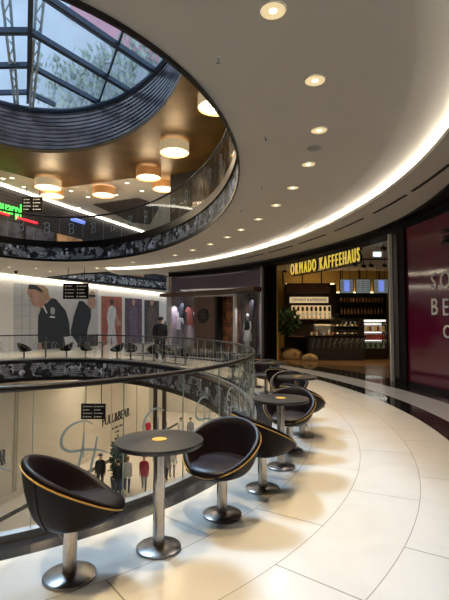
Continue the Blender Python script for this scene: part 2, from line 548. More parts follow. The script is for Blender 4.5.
def sheet(outer, holes, z, th, name, m):
    bm = bmesh.new(); es = []
    for loop in [outer] + holes:
        vs = [bm.verts.new((p[0], p[1], z)) for p in loop]
        for i in range(len(vs)): es.append(bm.edges.new((vs[i], vs[(i + 1) % len(vs)])))
    bmesh.ops.triangle_fill(bm, edges=es, use_beauty=True)
    g = bmesh.ops.extrude_face_region(bm, geom=bm.faces[:])
    for e in g['geom']:
        if isinstance(e, bmesh.types.BMVert): e.co.z += th
    bmesh.ops.recalc_face_normals(bm, faces=bm.faces)
    me = bpy.data.meshes.new(name); bm.to_mesh(me); bm.free(); me.materials.append(m)
    o = bpy.data.objects.new(name, me); COL.objects.link(o); o['kind'] = 'structure'
    return o


TL0, TL1 = S1, TAU - 1.2
inner = [EL(TL0 + (TL1 - TL0) * i / 60, 3.30) for i in range(61)]
outer = [EL(TL1, 4.8), EL(TL1 - .4, 4.8), (-22, 8), (-24, 22), (-20, 60), (6, 60), (6, 25), (1.5, 24.6), EL(2.7, 4.8), EL(S1, 4.7)]
sheet(inner + [tuple(p) for p in outer], [hole2], Z_C, .06, 'ceiling_gallery', M_['far_ceiling'])
# parapet round the second opening
for i in range(len(hole2)):
    p, q = Vector(hole2[i] + (0,)), Vector(hole2[(i + 1) % len(hole2)] + (0,))
    if i == 0:
        bt, bp2, bb = MB(), MB(), MB()
    L_ = (q - p).length; c = (p + q) / 2; rot = Matrix.Rotation(math.atan2((q - p).y, (q - p).x), 3, 'Z')
    bb.box((c.x, c.y, 4.46), (L_ + .1, .14, .16), rot)
    u0 = i * 3.7
    k = [bp2.vert((p.x, p.y, 4.54), (u0, 0)), bp2.vert((q.x, q.y, 4.54), (u0 + L_, 0)), bp2.vert((q.x, q.y, 5.05), (u0 + L_, .55)), bp2.vert((p.x, p.y, 5.05), (u0, .55))]
    bp2.face(k)
    bt.box((c.x, c.y, 5.16), (L_ + .1, .14, .22), rot)
struct(bb, 'trim_7', M_['black']); struct(bp2, 'trim_8', M_['photo'], 0); struct(bt, 'trim_9', M_['black'])

# upper floor slab
outer_u = [EL(t, 5.5) for t in np.linspace(0, 2.5, 40)] + [(6, 60), (-24, 60), (-24, 8)] + [EL(t, 5.5) for t in np.linspace(4.4, TAU - .05, 24)]
inner_u = [EL(t, HD + .16) for t in np.linspace(0, TAU, 121)[:-1]]
sheet([tuple(p) for p in outer_u], [[tuple(p) for p in inner_u], hole2], 5.10, .17, 'floor_upper', M_['marble_out'])

# lower floor
b = MB(); b.box((-4, 18, Z_LOW - .1), (60, 70, .2)); struct(b, 'floor_lower', M_['low_floor'])

# shop-side walls of this level ---------------------------------------------------------
WALL = 4.60
t_mag1, t_pil0, t_pil1 = tx(409.5, WALL), tx(397, WALL), tx(409.5, WALL)
t_cafe1, t_cafe0 = tx(392, WALL), tx(268.5, WALL)
t_sh0, t_sh1 = tx(262, WALL), 2.585
b = MB(); b.ring(-1.2, t_sh1, WALL - .10, WALL + .5, 4.10, Z_C, 150); struct(b, 'wall_fascia', M_['deep_black'])
b = MB(); b.ring(-1.2, t_sh1, WALL - .16, WALL - .09, 4.27, 4.31, 150); struct(b, 'trim_10', M_['brown_black'])
b = MB(); b.ring(-1.2, .695, WALL, WALL + .15, 0, 4.12, 80); struct(b, 'wall_rear', M_['brown_black'])
b = MB(); b.ring(t_pil0, t_pil1, WALL - .12, WALL + .5, 0, 4.12, 4); struct(b, 'wall_pier', M_['deep_black'], bevel=.01)
b = MB(); b.ring(t_cafe1 + .004, t_pil0 + .03, WALL - .02, WALL + .4, 0, 4.1, 3); struct(b, 'trim_11', M_['cream_ceiling'])
b = MB(); b.ring(t_sh0 - .005, t_cafe0, WALL - .08, WALL + .5, 0, 4.12, 4); struct(b, 'wall_left_pier', M_['deep_black'], bevel=.01)
# dark underside of the header, wider towards the near end
T = [-1.2 + (1.62 + 1.2) * i / 90 for i in range(91)]
def d_in(t): return float(np.interp(t, [-1.2, .5, .8, 1.01, 1.13, 1.26, 1.42, 1.62], [3.6, 3.6, 3.70, 3.89, 4.12, 4.34, 4.48, 4.52]))
b = MB(); ids = b.grid([[EL(t, d_in(t), 4.27), EL(t, d_in(t), 4.329), EL(t, 4.53, 4.329), EL(t, 4.53, 4.27)] for t in T], close=True)
b.face(ids[0]); b.face(ids[-1][::-1]); struct(b, 'trim_16', M_['deep_black'])
# ornament ribs on the dark piers
for k, (ta, nm) in enumerate(((t_pil0 + (t_pil1 - t_pil0) * .35, 'trim_12'), ((t_sh0 + t_cafe0) / 2, 'trim_13'))):
    b = MB(); b.ring(ta - .008, ta + .008, WALL - .15, WALL - .07, .15, 4.0, 2); struct(b, nm, M_['brown_black'], bevel=.006)
# left and rear enclosing walls
b = MB(); b.ring(-2.50 + TAU, TAU - 1.2, 4.6, 4.8, 0, Z_C, 40); struct(b, 'wall_left', M_['white_wall'])
b = MB()
pA, pB = WA - WD * 7.0, WA + WD * 24
c = (pA + pB) / 2 - WN * .1
b.box((c.x, c.y, 2.23), ((pB - pA).length, .2, 4.45), Matrix.Rotation(math.atan2(WD.y, WD.x), 3, 'Z'))
struct(b, 'wall_gallery', M_['white_wall'])
b = MB(); b.box((-4, 50, 2.2), (30, .2, 4.5)); struct(b, 'wall_far', M_['cream_ceiling'])
# LED channel along that wall
b = MB()
c = (pA + pB) / 2 + WN * .16
b.box((c.x, c.y, 4.39), ((pB - pA).length, .20, .06), Matrix.Rotation(math.atan2(WD.y, WD.x), 3, 'Z'))
o = b.build('light_channel', M_['cove_far']); tag(o, 'straight bright light channel above the giant fashion poster on the far wall', 'light')

# upper level -----------------------------------------------------------------------------
b = MB(); b.ring(-1.2, t_sh1, 4.6, 4.8, Z_UP, Z_T, 120); struct(b, 'wall_upper', M_['black_matte'])
b = MB(); b.ring(-2.50 + TAU, TAU - 1.2, 4.6, 4.8, Z_UP, Z_T, 40); struct(b, 'wall_upper_left', M_['black_matte'])
b = MB()
c = (pA + pB) / 2 - WN * .1
b.box((c.x, c.y, (Z_UP + Z_T) / 2), ((pB - pA).length, .2, Z_T - Z_UP), Matrix.Rotation(math.atan2(WD.y, WD.x), 3, 'Z'))
struct(b, 'wall_upper_gallery', M_['slat_dark'])
b = MB(); b.box((-2, 48, (Z_UP + Z_T) / 2), (36, .2, Z_T - Z_UP)); struct(b, 'wall_upper_far', M_['brown_black'])
b = MB()
c = (pA + pB) / 2 + WN * .15
b.box((c.x, c.y, Z_T - .07), ((pB - pA).length, .18, .08), Matrix.Rotation(math.atan2(WD.y, WD.x), 3, 'Z'))
o = b.build('light_channel', M_['cove_far']); tag(o, 'straight bright light channel along the top of the upper floor shopfronts', 'light')

# skylight opening: ellipse centred over the void
SKX, SKY_, SKA, SKB, SKT = -6.35, 12.85, 8.0, 5.05, -1.20


def SK(t, d=0.0, z=0.0):
    u, v = (SKA + d) * math.cos(t), (SKB + d) * math.sin(t)
    c_, s_ = math.cos(SKT), math.sin(SKT)
    return Vector((SKX + u * c_ - v * s_, SKY_ + u * s_ + v * c_, z))


sk = [tuple(SK(t)) for t in np.linspace(0, TAU, 97)[:-1]]
gold_out = [(7, -4), (7, 22), (1.0, 23.6), (-2.0, 24.8), (-5.1, 24.1), (-9.4, 25.8), (-11.6, 22.9), (-19, 14), (-19, -4)]
sheet(gold_out, [sk], Z_T, .15, 'ceiling_gold', M_['gold'])
sheet([(7, 22), (9, 52), (-26, 52), (-26, -4), (-19, -4), (-19, 14), (-11.6, 22.9), (-9.4, 25.8), (-5.1, 24.1), (-2.0, 24.8), (1.0, 23.6)], [], Z_T, .15, 'ceiling_upper', M_['cream_ceiling'])
dk = [tuple(atz(x, y, Z_T)[:2]) for x, y in ((93, 204), (138, 197.5), (160, 205), (150, 224), (133, 222))]
sheet(dk, [], Z_T - .05, .04, 'ceiling_slats', slatmat('dark ceiling slats', (.16, .13, .10), (.008, .008, .01), 1.3, 1))
# drum below the roof glass: banded metal panels
ZD = 11.8
b = MB()
T = list(np.linspace(0, TAU, 97))
steps = 22
for k in range(steps):
    z0 = Z_T + (ZD - Z_T) * k / steps; z1 = Z_T + (ZD - Z_T) * (k + 1) / steps
    off = 0.05 if k % 2 else 0.0
    zz = [z0, z1]
    b.grid([[SK(t, off + .35 * (z - Z_T) / 2.3, z) for t in T] for z in zz], m=k % 2)
    b.grid([[SK(t, o_ + .35 * (z1 - Z_T) / 2.3, z1) for t in T] for o_ in (off, 0.05 - off)], m=0)
drum_a = mat('blue grey mirrored band', (.17, .155, .165), .25, .4, var=.5, scale=1.5)
drum_b = mat('mauve brown band', (.36, .27, .25), .35, .3, var=.5, scale=1.2)
struct(b, 'wall_skylight_drum', [drum_a, drum_b], 20)

# roof: two shallow glass slopes either side of a ridge
RI0, RI1 = Vector((-5.2, 11.5, 0)), Vector((-9.8, 21.7, 0))
RD = (RI1 - RI0).normalized()
RN = Vector((RD.y, -RD.x, 0))


def roofz(p):
    q = Vector((p[0], p[1], 0)) - RI0
    return 12.35 - .09 * abs(q.dot(RN))


b = MB()
ring_v = [SK(t, .45) for t in np.linspace(0, TAU, 97)[:-1]]
for s_ in (-1, 1):
    side = [p for p in ring_v if (p - RI0).dot(RN) * s_ > 0]
    side.sort(key=lambda p: (p - RI0).dot(RD))
    rows = []
    for p in side:
        base = RI0 + RD * (p - RI0).dot(RD)
        rows.append([Vector((base.x, base.y, roofz(base))), Vector((p.x, p.y, roofz(p)))])
    b.grid(rows)
gl = struct(b, 'window_1', M_['sky_glass'], 0)
sk_root = empty('skylight_frame', (SKX, SKY_, ZD), 'dark steel beam grid of the oval glass roof over the void', 'roof frame')


def part_world(b, name, m, root, **kw):
    """build world-coordinate geometry as a child of root (root not rotated)"""
    off = Vector(root.location)
    b.v = [tuple(Vector(p) - off) for p in b.v]
    return b.build(name, m, root, **kw)


def beam(p, q, w, h, dz=-.12):
    b = MB()
    P, Q = Vector((p[0], p[1], roofz(p) + dz)), Vector((q[0], q[1], roofz(q) + dz))
    d = Q - P
    x = d.normalized(); y = Vector((0, 0, 1)).cross(x).normalized(); z = x.cross(y)
    rot = Matrix((x, y, z)).transposed()
    b.box((P + Q) / 2, (d.length, w, h), rot)
    return b


def clip(p, d):
    """run from p along d until the skylight edge"""
    s = 0
    while s < 16:
        q = p + d * s
        l = q - Vector((SKX, SKY_, 0)); c_, s_ = math.cos(-SKT), math.sin(-SKT)
        u, v = l.x * c_ - l.y * s_, l.x * s_ + l.y * c_
        if (u / (SKA + .4)) ** 2 + (v / (SKB + .4)) ** 2 > 1: break
        s += .05
    return p + d * s


mid = Vector((SKX, SKY_, 0))
rc = RI0 + RD * (mid - RI0).dot(RD)
part_world(beam(clip(rc, RD), clip(rc, -RD), .17, .26, -.17), 'ridge_beam', M_['beam'], sk_root)
VR = Vector((.64, .77, 0)).normalized(); VL = Vector((-.98, -.12, 0)).normalized()
for k in range(-4, 4):
    s = rc + RD * (k * 2.35 + .5)
    for V in (VR, VL):
        e = clip(s, V)
        if (e - s).length > .8:
            part_world(beam(s, e, .14, .20, -.12), 'rafter', M_['beam'], sk_root)
            s2 = s + RD * .32
            part_world(beam(s2, clip(s2, V), .05, .08, -.06), 'glazing_bar', M_['beam'], sk_root)
for k in (-5.2, -3.3, 3.0, 5.2):
    s = rc + RN * k
    if (clip(s, RD) - s).length > .5:
        part_world(beam(clip(s, RD), clip(s, -RD), .08, .14, -.10), 'purlin', M_['beam'], sk_root)
b = MB(); b.tube([SK(t, .33, ZD - .02) for t in np.linspace(0, TAU, 97)[:-1]], .13, 8, True)
part_world(b, 'ring_beam', M_['beam'], sk_root)
# pale tubular bracing hung under the roof
for (x0, y0, x1, y1, nm) in ((5, -12, 16.5, 105, 'left'), (41, -12, 31.5, 107, 'right')):
    rt = empty('tube_truss', aty(x1, y1, 20.4), 'slanting pale blue tubular truss under the glass roof, %s of the pair' % nm, 'truss')
    P, Q = aty(x0, y0, 14.2), aty(x1, y1, 20.4)
    side = Vector((.28, 0, .06))
    for off in (-1, 1):
        b = MB(); b.tube([P + side * off * .5, Q + side * off * .25], .055, 8)
        part_world(b, 'chord', M_['tube_pale'], rt)
    b = MB(); n = 12; z = []
    for i in range(n + 1):
        z.append(P.lerp(Q, i / n) + side * (.5 if i % 2 else -.5) * (1 - .4 * i / n))
    b.tube(z, .03, 6); part_world(b, 'lacing', M_['tube_pale'], rt)

# buildings outside, seen through the roof glass
bo = empty('office_building', (2, 70, 0), 'tall pale building with a pink band seen through the glass roof', 'building')
fac = mat('pale blue facade', (.70, .76, .82), .4, var=.15, scale=.12)
b = MB(); b.box((-8, 40, 33), (90, 20, 66)); b.build('facade', fac, bo)
b = MB(); b.box((-3, 29.8, 34), (26, .3, 3.0), Matrix.Rotation(math.radians(28), 3, 'Y')); b.build('band', mat('pink cladding', (.70, .36, .42), .5, var=.2, scale=.3), bo)
b = MB()
for i in range(9): b.box((-10.5 + i * 3.2, 29.85, 40), (.18, .12, 50))
for i in range(9): b.box((2, 29.85, 18 + i * 5), (28, .12, .18))
b.build('mullion_grid', M_['alu'], bo)
bo.location = (-4, 22, 0)
b = MB()
for i in range(7):
    for j in range(130):
        a = R.uniform(0, TAU); rr = R.uniform(0, 2.0); cx = -20 + i * 1.9 + rr * math.cos(a); cz = 20.5 + .55 * i + R.uniform(-1, 1) * 5.0; cy = 36 + R.uniform(-1.5, .5)
        h = R.uniform(.6, 1.5)
        k = [b.vert((cx, cy, cz)), b.vert((cx + R.uniform(-.6, .6), cy + .2, cz + h)), b.vert((cx + .3, cy, cz + h * .4))]
        b.face(k)
b.v = [(p[0] + 4, p[1] - 8, p[2] + 6) for p in b.v]
o = b.build('climbing_foliage', mat('roof garden greenery', (.36, .42, .36), .8, var=.5, scale=.6), bo, 0, merge=False)
o['kind'] = 'stuff'

# lower level walls -------------------------------------------------------------------------
LA, LB = Vector((-9.5, 18.8, 0)), Vector((-5.4, 32.3, 0))
LD = (LB - LA).normalized(); LN = Vector((LD.y, -LD.x, 0))
ca, cb = LA - LD * 12, LB
b = MB(); c = (ca + cb) / 2 - LN * .1
b.box((c.x, c.y, -3.45), ((cb - ca).length, .2, 5.1), Matrix.Rotation(math.atan2(LD.y, LD.x), 3, 'Z'))
struct(b, 'wall_lower_storefront', M_['shop_beige'])
for k, x in enumerate((28.5, 31.0)):
    pass
b = MB()
for s in (-9, -6.6, -4.2, -1.8, 1.05, 1.2, 6.2, 9.0, 12.2):
    p = LA + LD * s + LN * .03
    b.box((p.x, p.y, -3.45), (.05, .06, 5.0), Matrix.Rotation(math.atan2(LD.y, LD.x), 3, 'Z'))
p = (ca + cb) / 2 + LN * .03
b.box((p.x, p.y, -5.85), ((cb - ca).length, .06, .3), Matrix.Rotation(math.atan2(LD.y, LD.x), 3, 'Z'))
struct(b, 'trim_14', M_['cream_ceiling'])
b = MB(); b.box((3, 39, -3.45), (24, .2, 5.1)); struct(b, 'wall_lower_far', M_['cream_ceiling'])
b = MB(); b.box((8.0, 22, -3.45), (.2, 36, 5.1)); struct(b, 'wall_lower_right', M_['shop_beige'])
b = MB(); b.box((-4, -3, -3.45), (30, .2, 5.1)); struct(b, 'wall_lower_rear', M_['shop_beige'])
b = MB(); b.box((-16.5, 8, -3.45), (.2, 24, 5.1)); struct(b, 'wall_lower_left', M_['shop_beige'])
# dark inlay band on the lower floor
b = MB(); c = (LA + LB) / 2 - LD * 3 + LN * 1.1
b.box((c.x, c.y, Z_LOW + .004), (26, .32, .008), Matrix.Rotation(math.atan2(LD.y, LD.x), 3, 'Z')); struct(b, 'floor_lower_inlay', M_['black_stone'])

# ------------------------------------------------------------------ glass balustrades
def stroke(b, pts, w, th=.004):
    """a brush stroke lying in the local xz plane: list of (x, z) with half width w, tapered"""
    n = len(pts); L1, L2 = [], []
    for i, (x, z) in enumerate(pts):
        x0, z0 = pts[max(i - 1, 0)]; x1, z1 = pts[min(i + 1, n - 1)]
        d = math.hypot(x1 - x0, z1 - z0) or 1; nx, nz = -(z1 - z0) / d, (x1 - x0) / d
        ww = w * (.35 + .65 * math.sin(PI * (i + .6) / (n + .2)))
        L1.append((x + nx * ww, z + nz * ww)); L2.append((x - nx * ww, z - nz * ww))
    for i in range(n - 1):
        b.prism([L1[i], L1[i + 1], L2[i + 1], L2[i]], th)


def smooth_pts(P, n=28):
    P = [np.array(p, float) for p in P]; out = []
    for i in range(len(P) - 1):
        p0, p1, p2, p3 = P[max(i - 1, 0)], P[i], P[i + 1], P[min(i + 2, len(P) - 1)]
        for k in range(6):
            t = k / 6
            out.append(tuple(.5 * ((2 * p1) + (-p0 + p2) * t + (2 * p0 - 5 * p1 + 4 * p2 - p3) * t * t + (-p0 + 3 * p1 - 3 * p2 + p3) * t ** 3)))
    out.append(tuple(P[-1])); return out


def logo_swirl():
    b = MB()
    stroke(b, smooth_pts([(.13, .24), (.04, .29), (-.10, .27), (-.20, .18), (-.21, .06), (-.12, -.01), (.04, -.02), (.20, -.05), (.32, -.11)]), .016)
    stroke(b, smooth_pts([(.03, .18), (.02, .02), (-.02, -.16), (-.06, -.34)]), .014)
    stroke(b, smooth_pts([(.18, .10), (.16, -.03), (.12, -.20), (.09, -.32)]), .014)
    stroke(b, smooth_pts([(-.20, -.16), (-.13, -.13), (-.16, -.18), (-.12, -.22), (-.20, -.22)]), .007)
    return b


def logo_ring():
    b = MB()
    stroke(b, smooth_pts([(.10, .20), (.0, .26), (-.14, .22), (-.20, .06), (-.14, -.10), (0, -.14), (.12, -.08)]), .02)
    stroke(b, smooth_pts([(.14, .22), (.04, .12), (.0, -.02), (.05, -.16), (.18, -.20)]), .016)
    return b


def logo_b():
    b = MB()
    stroke(b, smooth_pts([(-.10, .26), (-.09, .10), (-.10, -.10), (-.09, -.26)]), .026)
    stroke(b, smooth_pts([(-.20, .20), (-.10, .28), (.08, .26), (.12, .14), (.0, .05), (-.06, .04)]), .024)
    stroke(b, smooth_pts([(-.02, .04), (.12, .0), (.10, -.16), (-.02, -.20)]), .022)
    return b


def hide_proto(o):
    bpy.data.objects.remove(o)


lg = {}
for k, fn, m in (('swirl', logo_swirl, 'etch'), ('ring', logo_ring, 'etch_white'), ('b', logo_b, 'etch_white')):
    o = fn().build('etched_logo', M_[m], smooth=0); lg[k] = o.data; bpy.data.objects.remove(o)
ET_S = {k: v for k, v in lg.items()}


def railing(name, label, t_start, t_end, step, d, z0, zg, zr, r_h, logo, m_logo=None, full=True):
    root = empty(name, EL(t_start, d, z0), label, 'railing')
    off = Vector(root.location)

    def part(b, nm, m, parent=root, **kw):
        b.v = [tuple(Vector(p) - off) for p in b.v]
        o = b.build(nm, m, root, **kw)
        return o
    S_a, S_b = s_of(t_start), s_of(t_end)
    n = max(1, round((S_b - S_a) / step))
    for i in range(n):
        ta, tb = t_of(S_a + (S_b - S_a) * i / n), t_of(S_a + (S_b - S_a) * (i + 1) / n)
        e = (tb - ta) * .008
        b = MB(); b.ring(ta + e, tb - e, d, d + .012, z0 + .02, zg, 4)
        # green polished edges
        g = part(b, 'glass_panel', [M_['glass']], smooth=30)
        b = MB()
        for t in (ta + e,):
            p = EL(t, d + .006); o_ = outward(t)
            b.box((p.x, p.y, (z0 + zg) / 2 + .01), (.005, .013, zg - z0 - .03), Matrix.Rotation(math.atan2(o_.y, o_.x) + PI / 2, 3, 'Z'))
        b.v = [tuple(Vector(p) - off) for p in b.v]
        ge = b.build('panel_edge', M_['glass_edge'], g, smooth=0)
        if logo:
            tm = (ta + tb) / 2
            w = (EL(tb, d) - EL(ta, d)).length
            p = EL(tm, d + .018); tv = tangent(tm)
            lo = bpy.data.objects.new('etched_logo', lg[logo(tm) if callable(logo) else logo])
            COL.objects.link(lo); lo.parent = g
            M = frame((p.x, p.y, z0 + (zg - z0) * .52), -tv if False else tv)
            # letters read from outside (the walkway)
            ov = outward(tm)
            x = ov.cross(Vector((0, 0, 1))) * -1
            M = frame((p.x, p.y, z0 + (zg - z0) * .54), x)
            M.translation -= off
            M = M @ Matrix.Diagonal((.74, .74, .74, 1)) if logo != 'b' else M @ Matrix.Diagonal((.85, .85, .95, 1))
            if logo == 'b' or not (-.5 < (tm + PI) % TAU - PI < 1.5): M = M @ Matrix.Rotation(PI, 4, 'Z')
            lo.matrix_local = M
    nn = max(8, int((S_b - S_a) / .25))
    T = [t_of(S_a + (S_b - S_a) * i / nn) for i in range(nn + 1)]
    closed = abs(t_end - t_start) > TAU - .01
    if closed: T = T[:-1]
    b = MB(); b.tube([EL(t, d + .006, zr) for t in T], r_h, 10, closed)
    part(b, 'handrail', M_['handrail'], smooth=60)
    b = MB(); b.ring(t_start, t_end, d - .03, d + .042, z0, z0 + .05, nn)
    part(b, 'base_channel', M_['alu' if z0 < 1 else 'black'])
    return root


railing('glass_railing', 'curved frameless glass railing with dark handrail round the oval void, on this floor', .134 - TAU, .134, .75, .03, 0, 1.06, 1.085, .026,
        lambda t: 'swirl' if -.5 < (t + PI) % TAU - PI < 1.5 else 'ring')
railing('glass_railing', 'curved glass railing with dark handrail on the upper floor, above the ceiling opening', 0, TAU, 1.15, HD + .02, Z_UP, 6.40, 6.43, .042, 'b')

# ------------------------------------------------------------------ tub chairs and pedestal tables
def chair_surface(u, phi, inner=False):
    """u 0 bottom centre .. 1 rim, phi 0 front .. pi back (metres, chair local, front = +x)"""
    c = (1 - math.cos(phi)) / 2                      # 0 front, 1 back
    zr = .392 + .335 * (c ** .92) + .02 * math.sin(phi) ** 2
    rx = .292 + .03 * math.sin(phi) ** 2 + (.03 if math.cos(phi) > 0 else 0) * math.cos(phi) ** 2
    a = u * PI / 2
    rr = math.sin(a) ** .62
    flare = .86 + .14 * u ** 2 if True else 1
    r = rx * rr * flare
    z = .322 + (zr - .322) * (1 - math.cos(a)) ** (1.05 + .45 * c)
    return r, z, zr


def make_chair(label):
    root = empty('tub_chair', (0, 0, 0), label, 'chair')
    NP = 56
    b = MB(); rows = []
    for u in (0.06, .15, .28, .42, .55, .68, .80, .90, .97, 1.0):
        row = []
        for k in range(NP):
            ph = TAU * k / NP; r, z, zr = chair_surface(u, ph); row.append((r * math.cos(ph), r * math.sin(ph), z))
        rows.append(row)
    # padded roll over the rim
    for da, dz in ((-.004, .012), (-.016, .022), (-.032, .020), (-.044, .006)):
        row = []
        for k in range(NP):
            ph = TAU * k / NP; r, z, zr = chair_surface(1, ph)
            row.append(((r + da) * math.cos(ph), (r + da) * math.sin(ph), z + dz))
        rows.append(row)
    n_out = len(rows)
    for f in (.88, .70, .45, .22, 0):
        row = []
        for k in range(NP):
            ph = TAU * k / NP; r, z, zr = chair_surface(1, ph)
            zb = .395; zz = zb + (z - .01 - zb) * f
            ri = (r - .048) * (.72 + .28 * f ** .7)
            row.append((ri * math.cos(ph), ri * math.sin(ph), zz))
        rows.append(row)
    ids = b.grid(rows[:n_out - 2], close=True)
    b.face(ids[0][::-1], 0)
    i2 = b.grid(rows[n_out - 3:], m=1, close=True)
    b.face(i2[-1], 1)
    b.build('shell', [M_['leather'], M_['leather_in']], root, smooth=70)
    # seam down the back of the shell
    for ph in (PI * .74, -PI * .74):
        b = MB(); pts = []
        for i in range(12):
            u = .25 + .75 * i / 11; r, z, zr = chair_surface(u, ph); pts.append(((r + .001) * math.cos(ph), (r + .001) * math.sin(ph), z))
        b.tube(pts, .0035, 6); b.build('seam', M_['leather'], root, smooth=60)
    # seat cushion
    b = MB(); rows = []
    for f, z in ((.84, .398), (1.0, .412), (1.0, .434), (.95, .452), (.80, .464), (.45, .472), (.1, .474)):
        row = []
        for k in range(40):
            ph = TAU * k / 40; r, _, _ = chair_surface(1, ph)
            q_ = max(0, (math.cos(ph) - .55) / .45); ext = (r - .055) * (.80 + .20 * min(1, q_ * 3)) + .068 * q_ ** .5 * min(1, q_ * 3)
            row.append((ext * f * math.cos(ph), ext * f * math.sin(ph), z - (.012 if math.cos(ph) > 0 else 0) * math.cos(ph)))
        rows.append(row)
    ids = b.grid(rows, close=True); b.face(ids[0][::-1]); b.face(ids[-1])
    b.build('seat_cushion', M_['leather_in'], root, smooth=70)
    # piping
    b = MB(); pts = []
    for k in range(NP):
        ph = TAU * k / NP; r, z, zr = chair_surface(.985, ph); pts.append(((r + .003) * math.cos(ph), (r + .003) * math.sin(ph), z))
    b.tube(pts, .0055, 6, True); b.build('piping', M_['piping'], root, smooth=60)
    cyl(.043, .043, .02, .345, 28).build('pedestal', M_['steel'], root, smooth=40)
    b = MB(); b.lathe([(.155, 0), (.16, .004), (.16, .016), (.150, .022), (.06, .025), (.047, .028)], 40)
    b.build('base_plate', M_['base_steel'], root, smooth=30)
    return root


def make_table(label):
    root = empty('pedestal_table', (0, 0, 0), label, 'table')
    b = MB(); b.lathe([(.285, .715), (.308, .718), (.312, .728), (.312, .742), (.308, .748), (.0001, .75)], 64)
    b.build('tabletop', M_['granite'], root, smooth=30)
    b = MB(); b.lathe([(.052, .7495), (.052, .753), (.0001, .7535)], 28)
    b.build('emblem_disc', M_['emblem'], root, smooth=30)
    b = MB(); b.lathe([(.09, .700), (.09, .716)], 28); b.build('top_flange', M_['base_steel'], root, smooth=30)
    cyl(.041, .041, .02, .705, 28).build('pole', M_['steel'], root, smooth=40)
    b = MB(); b.lathe([(.150, 0), (.155, .004), (.155, .016), (.145, .022), (.06, .025), (.045, .028)], 40)
    b.build('base_plate', M_['base_steel'], root, smooth=30)
    return root


chair0 = make_chair('x'); table0 = make_table('x')
used = {'c': False, 't': False}


def put(kind, x, y, rz, label, group=None):
    key = kind; proto = chair0 if kind == 'c' else table0
    o = proto if not used[key] else copy_tree(proto)
    used[key] = True
    return place(o, (x, y, 0), rz, label, group)


def face(x, y, x2, y2): return math.atan2(y2 - y, x2 - x)


G = 'tub chairs and tables along the glass railing'
near_c = [(-.96, 2.85, -.38, 3.08, 'brown leather tub chair with yellow piping at the bottom left, nearest the camera'),
          (-.02, 3.75, -.36, 3.06, 'brown leather tub chair right of the nearest granite table, its open seat facing the camera'),
          (.36, 4.33, 1.35, 4.80, 'brown tub chair seen from behind, back to back with the chair of the nearest table'),
          (.81, 5.62, .50, 4.70, 'tub chair standing just behind the second granite table, facing the camera'),
          (1.09, 6.34, 1.75, 6.85, 'tub chair with its back turned, between the second and the third table'),
          (1.12, 7.75, .95, 6.8, 'tub chair standing just behind the third granite table, facing the camera'),
          (1.12, 8.75, 1.5, 9.4, 'tub chair seen from behind, in front of the fourth table'),
          (.95, 10.25, .75, 9.4, 'tub chair behind the fourth table, its pale rim forming an arch'),
          (.78, 11.2, .9, 12.0, 'farthest dark tub chair beside the right end of the glass railing'),
          (.25, 12.9, .6, 12.0, 'tub chair half hidden behind the rail end, past the fifth table')]
for x, y, x2, y2, lab in near_c: put('c', x, y, face(x, y, x2, y2), lab, G)
for x, y, lab in ((-.46, 3.20, 'round speckled granite pedestal table with yellow disc, nearest the camera'),
                  (.62, 4.98, 'round granite pedestal table with yellow disc, second from the camera'),
                  (1.14, 7.05, 'round dark pedestal table, third from the camera'),
                  (1.0, 9.55, 'round dark pedestal table, fourth from the camera'),
                  (.55, 12.05, 'round dark pedestal table, fifth from the camera near the rail end')):
    put('t', x, y, 0, lab, G)

# far side of the void: the same sets in a row behind the glass
S_f0, S_f1 = s_of(1.98), s_of(3.42)
n = int((S_f1 - S_f0) / .72)
ordw = ['first', 'second', 'third', 'fourth', 'fifth', 'sixth', 'seventh', 'eighth', 'ninth', 'tenth', 'eleventh', 'twelfth', 'thirteenth', 'fourteenth', 'fifteenth', 'sixteenth', 'seventeenth', 'eighteenth', 'nineteenth', 'twentieth']
cc = tt = 0
for i in range(n):
    t = t_of(S_f0 + .72 * (i + .5)); p = EL(t, .80); tv = tangent(t)
    if i % 3 == 1:
        put('t', p.x, p.y, 0, 'small round table across the void, %s table from the right in the far row' % ordw[tt], 'tables across the void'); tt += 1
    else:
        a = math.atan2(tv.y, tv.x) + (0 if i % 3 == 0 else PI) + R.uniform(-.5, .5)
        put('c', p.x, p.y, a, 'tub chair across the void, %s chair from the right in the far row' % ordw[cc], 'chairs across the void'); cc += 1

# ------------------------------------------------------------------ ceiling fittings of this level
def make_downlight():
    root = empty('ceiling_downlight', (0, 0, 0), 'x', 'ceiling light', 'recessed downlights above the walkway')
    b = MB(); b.lathe([(.116, -.002), (.116, -.012), (.124, -.012), (.127, 0)], 36, caps=False); b.build('trim_ring', M_['ceiling'], root)
    b = MB(); b.lathe([(.118, -.010), (.10, -.007), (.0001, -.006)], 36)
    b.build('reflector', M_['reflector'], root)
    b = MB(); b.lathe([(.0001, -.016), (.028, -.016), (.036, -.012), (.036, -.004)], 24); b.build('lamp', M_['light_warm'], root)
    ld = bpy.data.lights.new('downlight_beam', 'SPOT'); ld.energy = 150; ld.color = (1, .64, .18); ld.spot_size = math.radians(58)
    ld.spot_blend = .8; ld.shadow_soft_size = .05
    lo = bpy.data.objects.new('beam_light', ld); COL.objects.link(lo); lo.parent = root; lo.location = (0, 0, -.03)
    ld = bpy.data.lights.new('downlight_wash', 'SPOT'); ld.energy = 88; ld.color = (1, .92, .82); ld.spot_size = math.radians(150)
    ld.spot_blend = .9; ld.shadow_soft_size = .12
    lo = bpy.data.objects.new('wash_light', ld); COL.objects.link(lo); lo.parent = root; lo.location = (0, 0, -.035)
    return root


